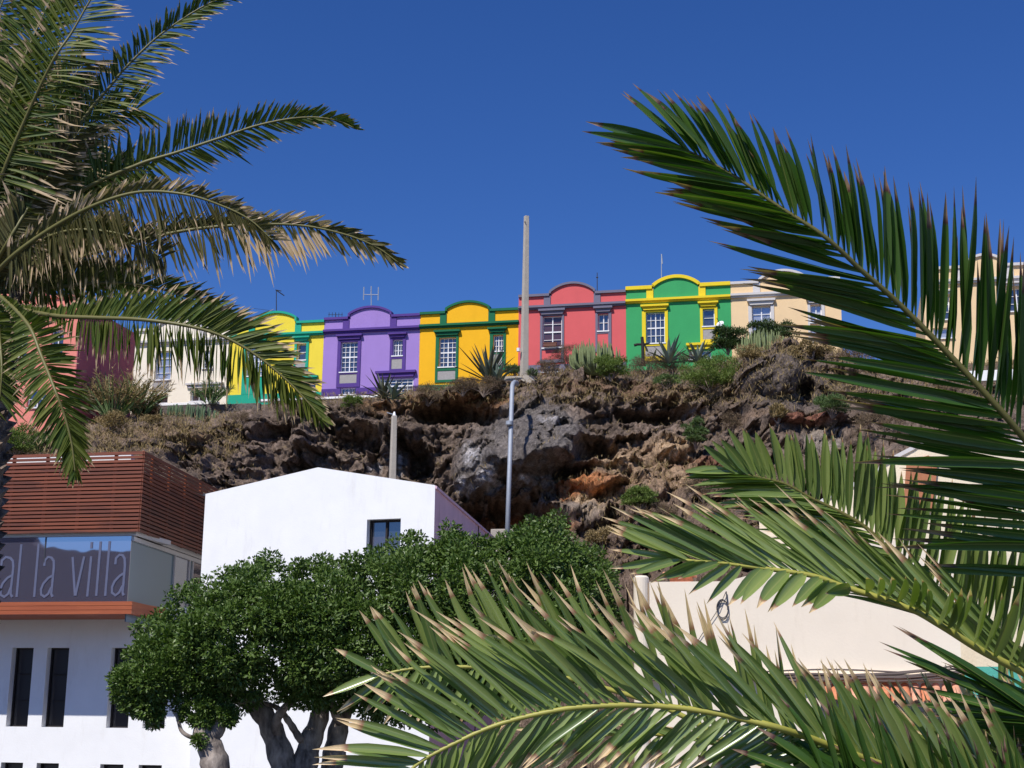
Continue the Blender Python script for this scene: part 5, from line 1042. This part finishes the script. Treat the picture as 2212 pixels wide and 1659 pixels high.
bush(1755, 765, 110, 30, 'bushstraw', 'flat straw coloured mat on top of the lava mound', 2600, group=G2)
bush(1855, 780, 110, 50, 'bushdry', 'dry bush on the slope right of the lava mound', 2400, group=G2)
bush(1680, 905, 34, 30, 'bushstraw', 'yellow grass tuft at the foot of the lava mound', 1200, group=G2, up=1.5, ll=.25)
bush(1580, 930, 50, 46, 'bushdry', 'dry bush in the gully under the lava mound', 1600, group=G2)
bush(1900, 930, 120, 50, 'bushdry', 'wide dry bush on the slope behind the upper frond', 2600, group=G2)
bush(1300, 1180, 70, 46, 'bushstraw', 'dry grass clump at the foot of the rocks right of the clipped tree', 1900, group=G2)
bush(1430, 1130, 90, 50, 'bushdry', 'dry bush below the round green shrub on the lower slope', 2300, group=G2)
bush(1520, 1075, 90, 46, 'bushdry', 'dry bush left of the pale upright leaflets', 2300, group=G2)
bush(2060, 860, 120, 50, 'bushdry', 'dry bush under the tall peach house', 2000, group=G2)
bush(1660, 1090, 120, 40, 'bushdry', 'dry bush on the lower slope behind the pale leaflets', 2300, group=G2)
bush(780, 893, 60, 22, 'bushdry', 'low dry scrub on the edge right of the small bright shrub', 900, group=G2)
bush(520, 912, 70, 26, 'bushdry', 'low dry scrub right of the cactus hedge', 1200, group=G2)
# feathery reeds at the left
def reeds(x, yb_, wpx, hpx, label, n=80, Y=None, kind='bushstraw'):
    Y = Y or gY(x, yb_); g = P(x, yb_, Y); r = empty('reed_clump', g, label, 'reeds'); sx = wpx/2/FPX*Y; sz = hpx/FPX*Y
    a = rng.uniform(-1, 1, n); D = np.stack([a*.75+.0, rng.uniform(-.3, .3, n), rng.uniform(.7, 1, n)], -1); ln = sz*rng.uniform(.5, 1.05, n)
    bs = np.array(g)+np.stack([a*sx*.35, rng.uniform(-.4, .4, n), np.zeros(n)], -1)
    V, Q, c = blades(bs, D, ln, np.full(n, .10), norm(rng.normal(0, 1, (n, 3))), rng.uniform(.05, .35, n), rng.uniform(0, 1, n), np.zeros(n)-.2, K=8)
    npmesh('blade', V, Q, M['bushpale'], r, colors=c)
    # plumes of fine side leaves
    T = rng.uniform(.35, 1, (n*34)); k = np.repeat(np.arange(n), 34); Dn = norm(D)[k]; Cc = bs[k]+Dn*(ln[k]*T)[:, None]; Cc[:, 2] -= ln[k]*.2*T**2
    leaves(Cc, Dn+rng.normal(0, .3, Dn.shape), rng.uniform(.15, .4, len(k)), np.full(len(k), .035), M[kind], 'plume', r); return r
reeds(245, 900, 130, 130, 'tall feathery grey green reed clump between the salmon and ivory houses', 90, 79)
reeds(300, 895, 70, 120, 'slimmer reed clump leaning before the corner of the ivory house', 40, 80)
reeds(455, 872, 60, 62, 'small feathery clump before the ivory house opening', 30, 84, 'bushpale')
# candelabra cacti
M['cactus'] = plaster('cactus skin', (.20, .24, .11), .25, .2, scale=3); M['cactusd'] = plaster('grey green cactus skin', (.10, .15, .085), .3, .2, scale=3)
def cactus(x, yb_, wpx, hpx, n, label, Y=None, mat='cactus', straight=False, th=.055):
    Y = Y or gY(x, yb_)-.3; g = P(x, yb_, Y); r = empty('candelabra_cactus', g, label, 'cactus', 'candelabra cacti on the cliff'); sx = wpx/2/FPX*Y; sz = hpx/FPX*Y
    for k in range(n):
        a = random.uniform(0, 2*math.pi); q = random.random()**.6; dx, dy = sx*q*math.cos(a), sx*.6*q*math.sin(a); h = sz*(1-.35*q*q)*random.uniform(.78, 1.05)
        if straight: pts = [g+Vector((dx, dy, -.2)), g+Vector((dx+.02, dy, h*.5)), g+Vector((dx+.05, dy, h))]
        else: pts = [g+Vector((dx*.2, dy*.2, -.1)), g+Vector((dx*.75, dy*.75, h*.18)), g+Vector((dx*.97, dy*.97, h*.45)), g+Vector((dx*1.0, dy, h))]
        pts = catmull(pts, 9); rr_ = [th*.8]+[th]*6+[th*.85, th*.3]
        MB().tube([Vector(p) for p in pts], rr_, 6).build('column', M[mat], r)
cactus(1286, 806, 118, 78, 98, 'pale candelabra cactus before the raspberry pink house')
cactus(1652, 778, 125, 70, 100, 'broad pale candelabra cactus on the lava mound before the peach house', 77.5)
cactus(405, 912, 135, 42, 70, 'long low hedge of upright grey green cactus below the ivory house', 82.5, 'cactusd', True, .06)
# agaves
M['agave'] = leafmat('agave leaf', (.10, .15, .12), (.20, .25, .21), rough=.5, transl=.03, spec=.4); M['agaved'] = leafmat('dark agave leaf', (.045, .05, .04), (.11, .12, .095), rough=.6, transl=.03, spec=.3)
def agave(x, yb_, wpx, hpx, n, label, mat='agave', Y=None, w_=.17):
    Y = Y or gY(x, yb_)-.4; g = P(x, yb_, Y); r = empty('agave', g, label, 'agave', 'agaves on the cliff edge'); sz = hpx/FPX*Y; sx = wpx/2/FPX*Y
    for k in range(n):
        a = k*2.39996; e = .15+.85*(k/n)**.7; h = Vector((math.cos(a)*(1-e*.75), math.sin(a)*.8*(1-e*.75), e)); h.normalize(); ln = (abs(h.x)*sx+abs(h.z)*sz+abs(h.y)*sx)*random.uniform(.8, 1.05)
        Np = np.array(Vector((-math.cos(a)*e, -math.sin(a)*e, 1-e*.6)).normalized())[None]
        V, Q, c = blades(np.array(g)[None], np.array(h)[None], np.array([ln]), np.array([w_]), Np, np.array([random.uniform(0, .12)]), np.array([random.random()]), np.array([.02]), K=9, fold=.6, prof=np.interp(np.linspace(0, 1, 9), [0, .1, .4, .8, 1], [.7, .8, 1, .5, .03]))
        npmesh('leaf', V, Q, M[mat], r, colors=c)
agave(1055, 826, 120, 74, 34, 'large dark agave with spread leaves before the golden house', 'agaved', 79.3, .2)
agave(1075, 828, 70, 46, 20, 'blue green agave right of the large dark one', 'agave', 78.8, .24)
agave(828, 862, 90, 56, 18, 'agave with one tall leaf before the white ground floor window of the lilac house', 'agaved', 80.5, .2)
agave(850, 864, 56, 38, 14, 'pale curled agave before the lilac house', 'agave', 80, .26)
agave(1408, 790, 66, 52, 18, 'grey agave beside the dead post before the emerald house', 'agave', None, .2)
agave(1446, 786, 62, 60, 20, 'tallest blue grey agave before the emerald house', 'agave', 77.8, .24)
agave(1508, 785, 60, 48, 18, 'blue grey agave below the yellow ground floor hood', 'agave', 78, .22)
agave(1150, 812, 30, 16, 10, 'tiny agave at the foot of the blue grey plinth', 'agaved', 78.4, .1)
# dead post with a cross branch
dp = P(1389, 790, 78.2); r = empty('dead_trunk', dp, 'dark dead trunk with one cut side branch before the emerald house', 'dead tree')
MB().tube([dp, P(1389, 760, 78.2), P(1388, 740, 78.2), P(1387, 728, 78.2)], [.10, .095, .09, .085], 9).build('trunk', plain('charred wood', (.025, .02, .018), .9), r)
MB().tube([P(1404, 741, 78.1), P(1389, 744, 78.2), P(1377, 744, 78.2), P(1370, 746, 78.2)], [.03, .06, .07, .08], 8).build('branch', bpy.data.materials['charred wood'], r)
# clumps of dry grass over the slope: uncountable
n = 9000; xg = rng.uniform(1180, 2150, n); yg = rng.uniform(860, 1220, n); keep = (rng.uniform(0, 1, n) < np.clip((yg-900)/260, .05, 1)); xg, yg = xg[keep], yg[keep]
Fv = ALL[12:-4].reshape(-1, 3); sel = rng.integers(0, len(Fv), 90000); Fp = Fv[sel]; q = (Fp-np.array(CAM)) @ RmN; fx = CX+FPX*q[:, 0]/-q[:, 2]; fy = CY-FPX*q[:, 1]/-q[:, 2]
pr_b = np.where((fx > 1200) & (fy > 1000), .12, 0)+np.where((fx < 520) & (fy < 990), .35, 0)+np.where(fy < 875, .32, 0)+.012
Fp = Fp[rng.uniform(0, 1, len(Fp)) < pr_b]; n = len(Fp); k = np.repeat(np.arange(n), 4)
C = Fp[k]+rng.normal(0, .12, (n*4, 3)); gr = leaves(C, np.tile([0, -.2, 1.], (n*4, 1)), rng.uniform(.12, .34, n*4), np.full(n*4, .03), M['bushstraw'], 'dry_grass', None)
gr['kind'] = 'stuff'; gr['label'] = 'dry grass and low scrub scattered over the volcanic slope'; gr['category'] = 'grass'
